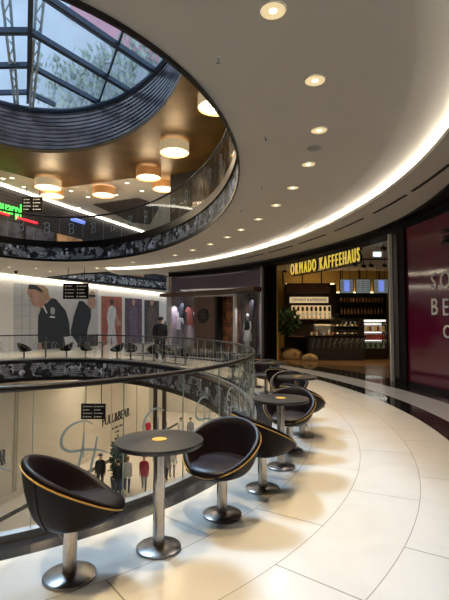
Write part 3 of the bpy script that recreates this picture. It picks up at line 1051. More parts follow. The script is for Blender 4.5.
dl = make_downlight()
dls = [(273, 10), (315, 80), (319, 130), (308.4, 164), (292.6, 187.5), (276, 205), (258.3, 219), (241, 229.5), (227, 237), (210, 244), (192.5, 250), (175, 255)]
for i, (x, y) in enumerate(dls):
    o = dl if i == 0 else copy_tree(dl)
    p = atz(x, y, Z_C)
    place(o, p, 0, '%s recessed round downlight in the row above the walkway, counted from the camera' % ordw[i], 'recessed downlights above the walkway')
for i, (x, y) in enumerate(((-.35, 2.75), (-1.5, 1.7), (-3.0, 1.2))):  # out of view, added to carry the illumination on past the row
    place(copy_tree(dl), (x, y, Z_C), 0, 'unseen added downlight in the ceiling above or behind the camera', 'added downlights behind the camera')
fp = atz(60, 268, Z_C)
for i, (x, y) in enumerate(((9, 267), (36, 268), (50, 271.5), (97, 268), (110, 267), (133, 262))):
    o = copy_tree(dl); p = atz(x, y, Z_C)
    place(o, p, 0, 'small downlight in the ceiling across the void, %s from the left' % ordw[i], 'downlights across the void')
b = MB(); b.lathe([(.11, -.012), (.12, -.008), (.12, 0)], 30)
p = atz(314.5, 148, Z_C)
sp = empty('ceiling_speaker', p, 'flat grey round speaker grille in the ceiling between two downlights', 'speaker')
b.build('grille', mat('grey grille', (.33, .32, .31), .6), sp)
def sprinkler(label, p):
    r = empty('sprinkler_head', p, label, 'sprinkler', 'sprinkler heads')
    b = MB(); b.lathe([(.028, -.008), (.03, 0)], 16); b.build('rosette', M_['alu'], r)
    b = MB(); b.lathe([(.009, -.05), (.009, -.006)], 10); b.lathe([(.022, -.056), (.022, -.050)], 14); b.build('nozzle', M_['cloth_grey'], r)
for (x, y), w in zip(((218, 58), (266, 137), (241, 210), (262, 186)), ('nearest the camera, beside the ceiling opening', 'second from the camera beside the ceiling opening', 'beside the lower right of the ceiling opening', 'beside the fifth downlight')):
    sprinkler('tiny pendent sprinkler head, ' + w, atz(x, y, Z_C))
p = atz(16, 271, Z_C); r = empty('security_camera', p, 'small black dome camera under the ceiling across the void', 'camera')
b = MB(); b.lathe([(.0001, -.16), (.06, -.13), (.09, -.07), (.09, 0)], 20); b.build('dome', M_['black'], r)
p = atz(144, 104, 4.33)
# slot diffusers in the soffit
for i, x in enumerate((434, 392, 350, 313, 281, 252)):
    t = tx(x, 3.42, .3, 2.7)
    b = MB(); b.ring(t - .075, t + .075, 3.38, 3.445, 4.314, 4.329, 5)
    o = b.build('air_slot', M_['black_matte']); tag(o, 'narrow dark air slot in the pale soffit above the shops, %s from the right' % ordw[i], 'air vent', 'air slots in the soffit')

# ------------------------------------------------------------------ drum lamps under the upper ceiling
def drum_lamp(x, y, z, dia, h, shade, label):
    p = atz(x, y, z)
    root = empty('drum_lamp', p, label, 'lamp', 'round drum lamps under the gold ceiling')
    b = MB(); r = dia / 2
    b.lathe([(r, 0), (r, h)], 48); b.f = b.f[:48]; b.fm = b.fm[:48]
    rows = [[((r - .02) * math.cos(TAU * k / 48), (r - .02) * math.sin(TAU * k / 48), zz) for k in range(48)] for zz in (0, h)]
    b.grid(rows, close=True)
    b.build('shade', M_[shade], root, smooth=40)
    b = MB(); b.lathe([(r - .02, .05), (r - .03, .06), (.0001, .065)], 48); b.build('diffuser', M_['lamp_inner'], root, smooth=40)
    for k in range(3):
        a = k * TAU / 3
        b = MB(); b.lathe([(.0001, .02), (.05, .03), (.06, .052)], 16, (math.cos(a) * r * .35, math.sin(a) * r * .35, 0)); b.build('bulb', M_['bulb'], root)
    b = MB(); b.lathe([(.06, h), (.06, h + .12)], 12)
    rod_top = Z_T - z
    b.lathe([(.015, h), (.015, rod_top)], 8); b.build('hanger', M_['black'], root)
    ld = bpy.data.lights.new('lamp_light', 'POINT'); ld.energy = 16; ld.color = (1, .76, .42); ld.shadow_soft_size = .5
    lo = bpy.data.objects.new('lamp_light', ld); COL.objects.link(lo); lo.parent = root; lo.location = (0, 0, h + .02)
    ld = bpy.data.lights.new('lamp_down', 'POINT'); ld.energy = 70; ld.color = (1, .80, .52); ld.shadow_soft_size = .4
    lo = bpy.data.objects.new('lamp_down', ld); COL.objects.link(lo); lo.parent = root; lo.location = (0, 0, -.45)


drum_lamp(174.5, 153, 9.1, 1.28, .42, 'brass_shade', 'large brass drum lamp under the gold ceiling, right of the middle')
drum_lamp(216, 108, 9.1, 1.28, .42, 'brass_shade', 'brass drum lamp half hidden by the edge of the ceiling opening')
drum_lamp(148.7, 178, 9.1, 1.28, .42, 'copper_shade', 'copper drum lamp lower left of the large brass one')
drum_lamp(164, 189.5, 9.1, 1.28, .36, 'copper_shade', 'copper drum lamp partly behind the upper handrail')
drum_lamp(48, 188, 9.1, 1.4, .42, 'brass_shade', 'brass drum lamp overlapping another one, at the left')
drum_lamp(52.5, 196.2, 8.98, 1.28, .36, 'copper_shade', 'drum lamp mostly covered by the brass lamp in front of it at the left')
drum_lamp(103.6, 195.5, 9.1, 1.3, .42, 'copper_shade', 'copper drum lamp under the pale upper ceiling, between the left pair and the middle')
# small ceiling lights of the upper level
def small_light(p, label, grp, e=9):
    r = empty('small_downlight', p, label, 'ceiling light', grp)
    b = MB(); b.lathe([(.12, 0), (.125, -.01), (.135, -.01), (.14, 0)], 20, caps=False); b.build('trim_ring', M_['soffit'], r)
    b = MB(); b.lathe([(.0001, -.016), (.11, -.012), (.12, -.004)], 20); b.build('lamp', M_['light_warm'], r)
    ld = bpy.data.lights.new('small_beam', 'SPOT'); ld.energy = 30; ld.color = (1, .85, .62); ld.spot_size = math.radians(140); ld.spot_blend = .8
    lo = bpy.data.objects.new('small_beam', ld); COL.objects.link(lo); lo.parent = r; lo.location = (0, 0, -.05)
for i, (x, y) in enumerate(((12, 178), (3, 178.5), (24, 187), (79, 208), (71, 191), (127, 183), (88, 197), (116, 195), (142, 191))):
    small_light(atz(x, y, Z_T), 'small round ceiling light in the pale upper ceiling, %s of the scattered ones' % ordw[i], 'small lights in the upper ceiling')

# ------------------------------------------------------------------ hanging information signs
def info_sign(xl, xr, yt, yb, Y, ztop, label, seed=0):
    a, c = aty(xl, yt, Y), aty(xr, yb, Y)
    w, h = c.x - a.x, a.z - c.z
    root = empty('information_sign', ((a.x + c.x) / 2, Y, c.z), label, 'sign')
    b = MB(); b.box((0, 0, h / 2), (w, .10, h)); b.build('panel', M_['black'], root, bevel=.01)
    for s in (-.32, .32):
        b = MB(); b.tube([(s * w, 0, h), (s * w, 0, ztop - c.z)], .018, 8); b.build('hanging_rod', M_['black'], root)
    rr = random.Random(seed)
    b = MB()
    for k in range(4):
        z = h * (.82 - .22 * k)
        for side in (-.42, .04):
            b.box((w * (side + .03), -.052, z), (w * .045, .006, h * .10))
            ln = rr.uniform(.16, .32)
            b.box((w * (side + .09 + ln / 2), -.052, z), (w * ln, .006, h * .055))
    b.build('lettering', M_['white_plastic'], root, smooth=0)


info_sign(63.5, 88.5, 283.5, 299, 22.5, Z_C, 'black hanging directory sign above the far side of this floor', 1)
info_sign(81.5, 105.5, 403.5, 419, 19.6, -.95, 'black hanging directory sign on the lower level, below the void edge', 2)
info_sign(22.5, 42.5, 197, 212, 25.5, Z_T, 'black hanging directory sign on the upper level, left', 3)

# ------------------------------------------------------------------ shop fronts on this level
def on_wall(x, y, P0, N, off=0.0):
    """where the sight line through (x, y) meets the wall through P0 with normal N"""
    d = ray(x, y); o = Vector((0, 0, EYE))
    P = Vector(P0) + Vector(N) * off
    return o + d * ((P - o).dot(Vector(N)) / d.dot(Vector(N)))


def poster(name, pts, mats, root, off, P0=WA, N=WN, D=WD, th=.012):
    """flat printed shape on a wall, outline given in wall coordinates"""
    O = Vector(root.location)
    b = MB()
    q = [on_wall(x, y, P0, N, off) for x, y in pts]
    a = [b.vert(p - O) for p in q]; c = [b.vert(p - O - N * th) for p in q]
    b.face(a); b.face(c[::-1])
    for i in range(len(q)):
        j = (i + 1) % len(q); b.face((a[j], a[i], c[i], c[j]))
    return b.build(name, mats, root, smooth=0)


def poster_root(name, x, y, label, cat, P0=WA, N=WN):
    return empty(name, on_wall(x, y, P0, N, .02), label, cat)


pm = {'white': mat('poster white', (.66, .65, .63), .5), 'grey': mat('poster grey tiles', (.50, .50, .49), .5, var=.06, scale=3),
      'black': mat('poster black', (.012, .015, .018), .6), 'skin': mat('poster skin', (.42, .25, .17), .5, var=.12, scale=4),
      'blond': mat('poster blond hair', (.34, .22, .12), .5, var=.2, scale=9), 'orange': mat('poster orange', (.34, .09, .05), .5, var=.3, scale=2),
      'purple': mat('poster plum', (.10, .05, .08), .5, var=.5, scale=2), 'brown': mat('poster dark brown', (.05, .03, .025), .5, var=.5, scale=2),
      'pale': mat('poster pale cloth', (.60, .58, .60), .5, var=.2, scale=5), 'logo': mat('poster logo white', (.7, .7, .7), .5),
      'fig2': mat('poster dusk', (.14, .09, .13), .5, var=.5, scale=6), 'fig3': mat('poster umber', (.11, .065, .045), .5, var=.5, scale=6),
      'seam': mat('poster grey line', (.36, .36, .35), .5)}
r = poster_root('fashion_poster', 60, 350, 'giant photo hoarding of two people in black jackets looking down, across the void', 'poster')
poster('background', [(14, 283), (98, 289), (98, 349), (14, 355)], pm['grey'], r, .02)
for x in (22, 30, 38):
    poster('grid_line', [(x, 283.5), (x + .4, 283.5), (x + .4, 354), (x, 354)], pm['seam'], r, .03)
for y in (305, 316, 328):
    poster('grid_line', [(14, y), (40, y), (40, y + .5), (14, y + .5)], pm['seam'], r, .03)
poster('hair', [(28, 287), (31, 284.5), (38, 285), (44, 285.5), (48, 289), (49, 295), (51, 300), (46, 301), (38, 297), (33, 293), (28, 291)], pm['blond'], r, .035)
poster('face', [(27.2, 290.5), (34, 289.5), (39, 293), (43, 298), (47, 301.5), (46, 306), (42.5, 309.5), (41, 308.8), (39, 306.3), (36.2, 307.2), (33.4, 305.6), (33.0, 303.6), (31.6, 302.9), (32.0, 301.4), (30.0, 300.2), (29.6, 297.6), (27.4, 293.6)], pm['skin'], r, .045)
poster('eyebrow', [(30.3, 293.2), (33, 293.6), (33, 294.2), (30.3, 293.9)], pm['brown'], r, .052)
poster('eye', [(30.6, 295.6), (32.8, 296), (32.6, 296.7), (30.6, 296.3)], pm['black'], r, .052)
poster('lips', [(32.4, 302.3), (34.3, 302.6), (34, 303.8), (32.6, 303.4)], mat('poster lip red', (.42, .14, .12), .5), r, .052)
poster('ear', [(39.3, 295.5), (41, 296), (40.8, 299), (39.4, 298.6)], pm['blond'], r, .052)
poster('neck_shadow', [(38.5, 303), (43, 299.5), (45.5, 302), (42.5, 308)], mat('poster tan', (.40, .22, .14), .5), r, .052)
poster('headband', [(29, 284.5), (36, 284.8), (43, 291), (42, 292.5), (36, 289.5), (28.5, 289)], pm['black'], r, .05)
poster('jacket', [(42, 306), (47, 303), (52, 298), (56, 299), (61, 305), (66, 311), (69, 322), (70, 334), (69, 346), (60, 352), (39, 352), (38, 333), (38.5, 316)], pm['black'], r, .05)
poster('sleeve_cuff', [(38, 343), (41, 342), (43, 353), (39, 353.5)], pm['skin'], r, .055)
poster('collar_stripe', [(42.5, 306), (44, 305.5), (47.5, 313), (46.5, 313.5)], pm['logo'], r, .055)
poster('jacket_emblem', [(50.5, 308), (53, 307), (55, 309), (55, 313), (53, 315), (50.5, 313.5)], pm['seam'], r, .055)
poster('jacket_emblem_bar', [(49.8, 316), (55, 316.4), (55, 318), (49.8, 317.6)], pm['logo'], r, .055)
poster('hair', [(88, 296), (91, 291), (94.5, 291.5), (95.5, 296), (94, 300), (88, 302)], pm['blond'], r, .035)
poster('face', [(88, 301), (91, 298), (95, 298), (96.5, 303), (94.5, 308.5), (91.5, 309), (87, 306)], pm['skin'], r, .045)
poster('headband', [(89, 294.5), (95.5, 295), (95.5, 297), (88.8, 296.8)], pm['black'], r, .05)
poster('jacket', [(79, 301), (83, 301), (86, 304), (91, 309), (91, 318), (88, 328), (86, 345), (72, 350), (71, 330), (74, 316)], pm['black'], r, .048)
poster('hand', [(64, 337), (72, 336), (78, 344), (76, 349), (66, 349)], pm['pale'], r, .056)
poster('trousers', [(78, 338), (98, 334), (98, 349), (80, 351)], pm['brown'], r, .042)
for (xs, yt, yb, m, lab, fig) in ((((101.5, 122), 296, 349, 'orange', 'orange framed poster with a figure in pale patterned clothes, left of three', 1)),
                                 (((125, 142), 298, 348, 'purple', 'plum coloured framed poster with a dark figure, middle of three', 2)),
                                 (((144.5, 159), 300, 347, 'brown', 'dark brown framed poster with a standing figure, right of three', 3))):
    r = poster_root('shop_poster', sum(xs) / 2, 349, lab, 'poster')
    x0, x1 = xs
    poster('picture', [(x0, yt), (x1, yt + 1), (x1, yb), (x0, yb)], pm[m], r, .03)
    poster('frame', [(x0 - 1, yt - 1), (x1 + 1, yt), (x1 + 1, yb + .5), (x0 - 1, yb + .5)], pm['white'], r, .015)
    cx = (x0 + x1) / 2
    c1 = {1: 'pale', 2: 'fig2', 3: 'fig3'}[fig]
    poster('figure_head', [(cx - 1.6, 300), (cx + 1, 299), (cx + 2, 302), (cx + 1, 305.5), (cx - 1.2, 305)], pm['skin' if fig > 1 else 'brown'], r, .042)
    poster('figure_body', [(cx - 1, 305.5), (cx + 1, 305.5), (cx + 3.8, 308), (cx + 5, 316), (cx + 3.4, 318), (cx + 3, 326), (cx + 5.5, 348 - 2), (cx + .6, 347), (cx - .4, 334), (cx - 1.6, 347), (cx - 5, 347), (cx - 3.4, 326), (cx - 4.8, 318), (cx - 3.4, 308)], pm[c1], r, .040)
    if fig == 1:
        poster('arm', [(cx + 4, 312), (cx + 7, 320), (cx + 9.5, 322), (cx + 9.5, 325), (cx + 5, 326)], pm['skin'], r, .044)
# people across the void ---------------------------------------------------------------------
def person(name, loc, h, rz, top, legs, label, hair='hair_dark', stride=.12, sit=False, arms=None, coat=.50, bag=None):
    k = h / 1.75
    root = empty(name, loc, label, 'person', None, rz)
    V = []; E_ = []; RAD = []

    def add(p, r, par=None):
        V.append((p[0] * k, p[1] * k, p[2] * k)); RAD.append(r * k)
        if par is not None: E_.append((par, len(V) - 1))
        return len(V) - 1
    hz = .93 if not sit else .50
    pel = add((0, 0, hz), .165)
    wa = add((.0, 0, hz + .17), .155, pel); ch = add((.01, 0, hz + .37), .175, wa); ne = add((.0, 0, hz + .54), .065, ch)
    h0 = add((.015, 0, hz + .63), .075, ne); h1 = add((.02, 0, hz + .72), .092, h0); h2 = add((.015, 0, hz + .78), .06, h1)
    arms = arms or (.10, -.06)
    for s, sw in ((1, arms[0]), (-1, arms[1])):
        sh = add((0, s * .165, hz + .44), .078, ch); el = add((-.02 + sw * .5, s * .205, hz + .19), .062, sh)
        wr = add((sw + .05, s * .20, hz - .05), .042, el); ha = add((sw + .075, s * .22, hz - .13), .036, wr); add((sw + .09, s * .215, hz - .20), .018, ha)
    for s in (1, -1):
        st = stride * s
        hp = add((0, s * .09, hz - .06), .105, pel)
        if sit:
            kn = add((.42, s * .10, hz + .0), .072, hp); an = add((.44, s * .10, .09), .045, kn)
        else:
            kn = add((st * .45 + .03, s * .095, .50), .070, hp); an = add((st - .02, s * .095, .09), .045, kn)
        hx = V[an][0] / k
        add((hx - .04, s * .095, .045), .04, an); add((hx + .15, s * .10, .035), .032, an)
    me = bpy.data.meshes.new('body'); me.from_pydata(V, E_, [])
    o = bpy.data.objects.new('body', me); COL.objects.link(o)
    md = o.modifiers.new('skin', 'SKIN')
    for i, sv in enumerate(me.skin_vertices[0].data): sv.radius = (RAD[i], RAD[i])
    me.skin_vertices[0].data[0].use_root = True
    ss = o.modifiers.new('sub', 'SUBSURF'); ss.levels = 2; ss.render_levels = 2
    dg = bpy.context.evaluated_depsgraph_get()
    me2 = bpy.data.meshes.new_from_object(o.evaluated_get(dg)); bpy.data.objects.remove(o)
    me2.name = 'body'
    ms = [M_['skin'], M_[top], M_[legs], M_['black_matte']]
    me2.materials.clear()
    for m in ms: me2.materials.append(m)
    for f in me2.polygons:
        c = f.center / k
        armish = abs(c.y) > .17
        if c.z < .085: f.material_index = 3
        elif armish and c.z < hz - .07 and c.z > hz - .3: f.material_index = 0
        elif c.z > hz + .545: f.material_index = 0
        elif c.z > hz - (1 - coat) * .5 or (armish and c.z > hz - .12): f.material_index = 1
        else: f.material_index = 2
        f.use_smooth = True
    bo_ = bpy.data.objects.new('body', me2); COL.objects.link(bo_); bo_.parent = root
    b = MB(); rows = []
    for i in range(7):
        th = PI * .62 * i / 6
        rows.append([((-.012 + (.112 * math.sin(th) + .001) * math.cos(p)) * k, (.108 * math.sin(th) + .001) * math.sin(p) * k, (hz + .735 + .105 * math.cos(th) + (.05 if (math.cos(p) > .2 and i > 3) else 0)) * k) for p in [TAU * q / 16 for q in range(16)]])
    b.grid(rows, close=True); b.build('hair', M_[hair], root, smooth=60)
    if bag:
        b = MB(); b.box((.06 * k, -.27 * k, (hz - .30) * k), (.26 * k, .10 * k, .28 * k)); b.build('bag', M_[bag], root, bevel=.02)
    return root


def flp(x, y, z): return atz(x, y, z)


person('person', (-2.85, 19.75, 0), 1.90, PI / 2 + .1, 'cloth_black', 'cloth_black', 'person in a black jacket seen from behind, standing across the void', stride=.05).scale = (1.2, 1.22, 1)
person('person', (-3.30, 25.2, 0), 1.70, -PI / 2, 'cloth_blue', 'cloth_navy', 'person in a pale blue shirt, right behind the one in the black jacket', stride=.05)
for (x, y, h, rz, top, legs, lab, hair, st, bag) in (
        (100, 491, 1.66, -1.3, 'cloth_black', 'cloth_navy', 'person in an open dark jacket on the lower level, left of the planter', 'hair_dark', .06, 'cloth_navy'),
        (118, 497, 1.62, 1.9, 'cloth_black', 'cloth_navy', 'person in a long black coat on the lower level, in front of the planter', 'hair_dark', .06, None),
        (127, 492, 1.58, 1.7, 'cloth_white', 'cloth_navy', 'person in a white coat on the lower level beside the black coat', 'hair_blond', .16, None),
        (144, 490, 1.56, -1.5, 'cloth_red', 'cloth_grey', 'person in a red pink coat walking towards the camera on the lower level', 'hair_blond', .24, None),
        (166, 480, 1.60, 1.3, 'cloth_grey', 'cloth_navy', 'person in a grey top on the lower level, right of the nearest table pole', 'hair_dark', .15, None),
        (172, 477, 1.60, -1.2, 'cloth_white', 'cloth_grey', 'person in a white top on the lower level, half hidden by the glass joint', 'hair_dark', .1, None)):
    person('person', flp(x, y, Z_LOW), h, rz, top, legs, lab, hair, st, bag=bag)
for (x, y, top, lab) in ((181, 437, 'cloth_white', 'seated person in a white top at the back of the lower level'), (190.5, 437, 'cloth_grey', 'seated person in a grey top at the back of the lower level')):
    p = flp(x, y, Z_LOW)
    person('person', p, 1.7, -PI / 2, top, 'cloth_navy', lab, sit=True, stride=0)
    st = empty('stool', p, 'low dark stool under the seated person in the %s' % ('white top' if 'white' in top else 'grey top'), 'stool')
    b = MB(); b.lathe([(.16, 0), (.17, .36), (.19, .40)], 20); b.build('seat', M_['wood_dark'], st)

# planter on the lower level
pp = flp(118, 488, Z_LOW)
pl = empty('potted_plant', pp, 'tall dark leafy plant column in a planter on the lower level', 'plant')
b = MB(); b.lathe([(.30, 0), (.36, .5), (.34, .5), (.33, .44), (.0001, .44)], 24); b.build('planter', M_['pot'], pl)
def leaves(b, n, c, rad, size, rr):
    for _ in range(n):
        a, e = rr.uniform(0, TAU), math.acos(rr.uniform(-1, 1)); q = rr.uniform(.4, 1) ** .5
        p = Vector((c[0] + rad[0] * q * math.sin(e) * math.cos(a), c[1] + rad[1] * q * math.sin(e) * math.sin(a), c[2] + rad[2] * q * math.cos(e)))
        d = Vector((rr.uniform(-1, 1), rr.uniform(-1, 1), rr.uniform(-.3, 1))).normalized() * size * rr.uniform(.6, 1.2)
        s = d.cross(Vector((rr.uniform(-1, 1), rr.uniform(-1, 1), rr.uniform(-1, 1)))).normalized() * size * .28
        k = [b.vert(p), b.vert(p + d * .5 + s), b.vert(p + d), b.vert(p + d * .5 - s)]
        b.face(k)
b = MB(); leaves(b, 700, (0, 0, 1.35), (.36, .36, .95), .20, R); b.build('foliage', M_['leaf'], pl, 0, merge=False)
b = MB(); b.tube([(0, 0, .4), (.02, 0, 1.2), (0, .02, 2.0)], .04, 8); b.build('stem', M_['wood_dark'], pl)
# lower level storefront lettering
def wall_text(s, xl, xr, yc, size, m, name, label, sub=None):
    p, q = on_wall(xl, yc, LA, LN, .03), on_wall(xr, yc, LA, LN, .03)
    mid = (p + q) / 2
    root = empty(name, mid, label, 'lettering')
    M = frame((0, 0, 0), LD)
    o = text_obj('letters', s, size, .015, M_[m], M, root, sx=1.0)
    w = max((v.co.x * LD.x + v.co.y * LD.y for v in o.data.vertices)) - min((v.co.x * LD.x + v.co.y * LD.y for v in o.data.vertices))
    f = (q - p).length / w
    o.data.transform(M @ Matrix.Diagonal((f, 1, 1, 1)) @ M.inverted())
    if sub:
        M2 = M.copy(); M2.translation = Vector((0, 0, -size * .55))
        b = MB()
        for k_, (a_, l_) in enumerate(((-.6, .34), (-.2, .5), (.35, .42), (-.15, .16), (.05, .3))):
            b.box((a_ + l_ / 2, 0, (.06 if k_ < 3 else -.22) * 1), (l_ * .85, .01, .10))
        b.v = [tuple(M2 @ Vector(v)) for v in b.v]
        b.build('small_print', M_[m], root, smooth=0)
    return root
wall_text('PULL&BEAR', 102.5, 129, 421, .80, 'text_black', 'shop_lettering', 'black shop name lettering on the beige lower storefront', True)
wall_text('PULL&BEAR', -25, 4.5, 470, .95, 'text_black', 'shop_lettering', 'second black shop name on the lower storefront, cut off by the left edge')
# lit display at the end of the lower storefront
dp = flp(150, 447, Z_LOW)
mq = empty('mannequin', flp(148, 449, Z_LOW), 'display mannequin in a red dress on the lower level, behind the nearest granite table', 'mannequin')
def mannequin(root, h, top, low, z0=0):
    k = h / 1.75
    b = MB()
    b.lathe([(.0001, 1.52), (.05, 1.54), (.075, 1.62), (.07, 1.70), (.0001, 1.75)], 16); b.lathe([(.04, 1.42), (.035, 1.54)], 12)
    for s in (1, -1):
        b.tube([(0, s * .16, 1.40), (.02, s * .23, 1.15), (.10, s * .20, .92)], [.045, .035, .025], 8)
        b.tube([(0, s * .08, .85), (.02, s * .09, .45), (0, s * .09, .08)], [.08, .055, .035], 10)
    b.v = [tuple(Vector(p) * k) for p in b.v]; b.build('body', M_['white_plastic'], root, smooth=60)
    b = MB(); b.lathe([(.15, .98), (.13, 1.08), (.165, 1.28), (.18, 1.38), (.10, 1.46), (.05, 1.47)], 20)
    b.v = [(p[0] * .62 * k, p[1] * k, p[2] * k) for p in b.v]; b.build('top', M_[top], root, smooth=60)
    b = MB(); b.lathe([(.24, .55), (.20, .80), (.165, .95), (.15, 1.02)], 24)
    b.v = [(p[0] * .7 * k, p[1] * k, p[2] * k) for p in b.v]; b.build('skirt', M_[low], root, smooth=60)
    b = MB(); b.lathe([(.17, 0), (.17, .015), (.02, .02), (.015, .8)], 20); b.build('stand', M_['alu'], root)
mannequin(mq, 1.9, 'cloth_red', 'cloth_red'); mq.rotation_euler = (0, 0, -PI / 2)
for i, x in enumerate((155, 164)):
    p = flp(x, 441, Z_LOW); b = MB(); b.lathe([(.14, 0), (.14, 5.05)], 16); b.v = [(q[0] + p.x, q[1] + p.y, q[2] + Z_LOW) for q in b.v]
    struct(b, 'wall_lower_column', M_['brown_black'])
# glowing fill panels, added under the lower ceiling to brighten that level
k = 0
spots_l = [(-8.2, 24.5), (-6.2, 23.0), (-3.5, 24.8), (-4.0, 30), (-.5, 30), (0.5, 23), (2.8, 17), (3.4, 11), (-3.5, 35), (3, 35), (-12.6, 8), (-6, 0.5)]
for i, (x, y) in enumerate(spots_l):
    r = empty('added_fill_panel', (x, y, -.96), 'square glowing panel added to brighten the lower level', 'ceiling light', 'added fill panels of the lower level')
    b = MB(); b.box((0, 0, -.02), (1.3, 1.3, .03)); b.build('diffuser', M_['low_fill'], r)
    b = MB()
    for sx, sy, w, h in ((0, .68, 1.42, .06), (0, -.68, 1.42, .06), (.68, 0, .06, 1.42), (-.68, 0, .06, 1.42)): b.box((sx, sy, -.025), (w, h, .05))
    b.build('frame', M_['alu'], r)

# ---- magenta hoarding ----
T0m = .70
r = empty('shop_hoarding', EL(1.0, WALL, 0), 'glossy magenta shop hoarding with silver capitals at the right edge', 'hoarding')
b = MB(); b.ring(T0m, t_mag1, WALL - .06, WALL + .06, .10, 4.08, 16); part_world(b, 'panel', M_['magenta'], r)
b = MB(); b.ring(T0m, t_mag1, WALL - .075, WALL + .06, 0, .10, 16); part_world(b, 'skirting', M_['black'], r)
def curve_text(root, s, t, z, size, m, d, ext=.012, sx=1.0, name='letter'):
    """one glyph standing on the curved wall"""
    ov = outward(t); x = Vector((0, 0, 1)).cross(ov) * -1
    me = text_mb(s, size, ext, sx=sx)
    xx = ov.cross(Vector((0, 0, 1)))
    M = frame((0, 0, 0), xx)
    me.transform(M)
    me.materials.clear(); me.materials.append(M_[m])
    o = bpy.data.objects.new(name, me); COL.objects.link(o); o.parent = root
    o.location = EL(t, d, z) - Vector(root.location)
    return o
for ch, x, yb, sz in (('S', 434.5, 289.5, .56), ('O', 446, 288, .56), ('B', 434.5, 314.8, .56), ('E', 445.5, 315.5, .56), ('C', 446, 338, .42)):
    t = tx(x, WALL - .08, .8, 2.6); p = EL(t, WALL - .08)
    z = aty(x, yb, p.y).z
    curve_text(r, ch, t, z, sz, 'silver_text', WALL - .075, sx=.95)
# dark brush mark above the capitals
t = tx(447, WALL - .08); p = EL(t, WALL - .08)
for j, (y0_, y1_) in enumerate(((233, 231), (240, 238.5), (244, 245))):
    q = [EL(tx(443 + k * 2.2, WALL - .075), WALL - .075) for k in range(7)]
    b = MB()
    z0 = aty(445, y0_, q[1].y).z
    b.tube([(a.x, a.y, z0 + .05 * math.sin(k * .9)) for k, a in enumerate(q)], [.01, .03, .04, .035, .03, .035, .02], 6)
    part_world(b, 'brush_mark', M_['black'], r)

# ---- lilac fashion shop ----
r = empty('fashion_storefront', EL(2.35, WALL, 0), 'lilac fashion shop front with a dark canopy beyond the rail end', 'storefront')
ta, tb_ = t_sh0, t_sh1
def trg(x): return tx(x, WALL)
b = MB(); b.ring(ta, tb_, 5.35, 5.45, 0, 4.1, 30); part_world(b, 'back_panel', M_['lilac'], r)
b = MB(); b.ring(tb_ - .012, tb_, WALL, 5.45, 0, 4.1, 2); part_world(b, 'end_panel', M_['lilac'], r)
b = MB(); b.ring(ta, tb_, WALL, 5.4, 0, .22, 30); part_world(b, 'plinth', M_['wood_dark'], r)
b = MB(); b.ring(ta, tb_ + .03, WALL - .45, WALL + .1, 3.02, 3.20, 30); part_world(b, 'canopy', M_['wood_red'], r)
b = MB(); b.ring(ta, tb_, WALL + .02, WALL + .05, 3.2, 4.1, 30); part_world(b, 'upper_glazing', glassmat('lilac tinted glass', (.80, .76, .84), 1.0), r)
for (xa, xb) in ((168.5, 194.5), (236, 262)):
    b = MB(); b.ring(trg(xb), trg(xa), WALL + .02, WALL + .035, .22, 3.02, 8); part_world(b, 'window_pane', M_['glass'], r)
b = MB(); b.ring(trg(215), trg(194.5), WALL - .02, WALL + .12, .0, 2.96, 6); part_world(b, 'wood_panel', M_['wood_red'], r)
b = MB(); b.ring(trg(217), trg(213.5), WALL - .02, 5.3, .0, 2.96, 3); part_world(b, 'dark_jamb', M_['black_matte'], r)
ent = mat('orange brown display', (.22, .08, .035), .5, var=.9, scale=4)
b = MB(); b.ring(trg(233), trg(217), 5.0, 5.1, .0, 2.9, 6); part_world(b, 'entrance_display', ent, r)
for xa in (234.3,):
    b = MB(); b.ring(trg(235.6), trg(233.4), WALL - .03, WALL + .10, 0, 3.02, 2); part_world(b, 'pale_frame', M_['white_wall'], r)
b = MB(); b.ring(trg(233.4), trg(194.5), WALL - .02, WALL + .10, 2.94, 3.02, 8); part_world(b, 'pale_lintel', M_['white_wall'], r)
b = MB(); b.ring(trg(246.5), trg(236), 5.15, 5.22, .22, 3.0, 4); part_world(b, 'slatted_panel', slatmat('brown vertical slats', (.10, .05, .035), (.03, .015, .01), 3, 0), r)
for xa in (167.5, 262):
    b = MB(); b.ring(trg(xa) - .006, trg(xa) + .006, WALL - .02, WALL + .06, 0, 4.1, 2); part_world(b, 'mullion', M_['alu'], r)
t = trg(203.5); p = EL(t, WALL - .04); ov = outward(t)
rot = ov.to_track_quat('Z', 'Y').to_matrix()
b = MB(); b.lathe([(.37, -.02), (.37, .02)], 40); zc = aty(203, 316, p.y).z
b.v = [tuple(rot @ Vector(v) + Vector((p.x, p.y, zc))) for v in b.v]; part_world(b, 'round_emblem', M_['black_matte'], r)
b = MB(); 
for i in range(3):
    b.box((0, .10 - .10 * i, 0), (.36 - .08 * (i % 2), .025, .05))
b.v = [tuple(rot @ Vector(v) + Vector((p.x, p.y, zc))) for v in b.v]; part_world(b, 'emblem_lettering', M_['wood_red'], r)
for i in range(5):
    b = MB(); b.ring(trg(194), trg(169), 5.30, 5.34, .35 + i * .14, .38 + i * .14, 8); part_world(b, 'display_moulding', M_['lilac'], r)

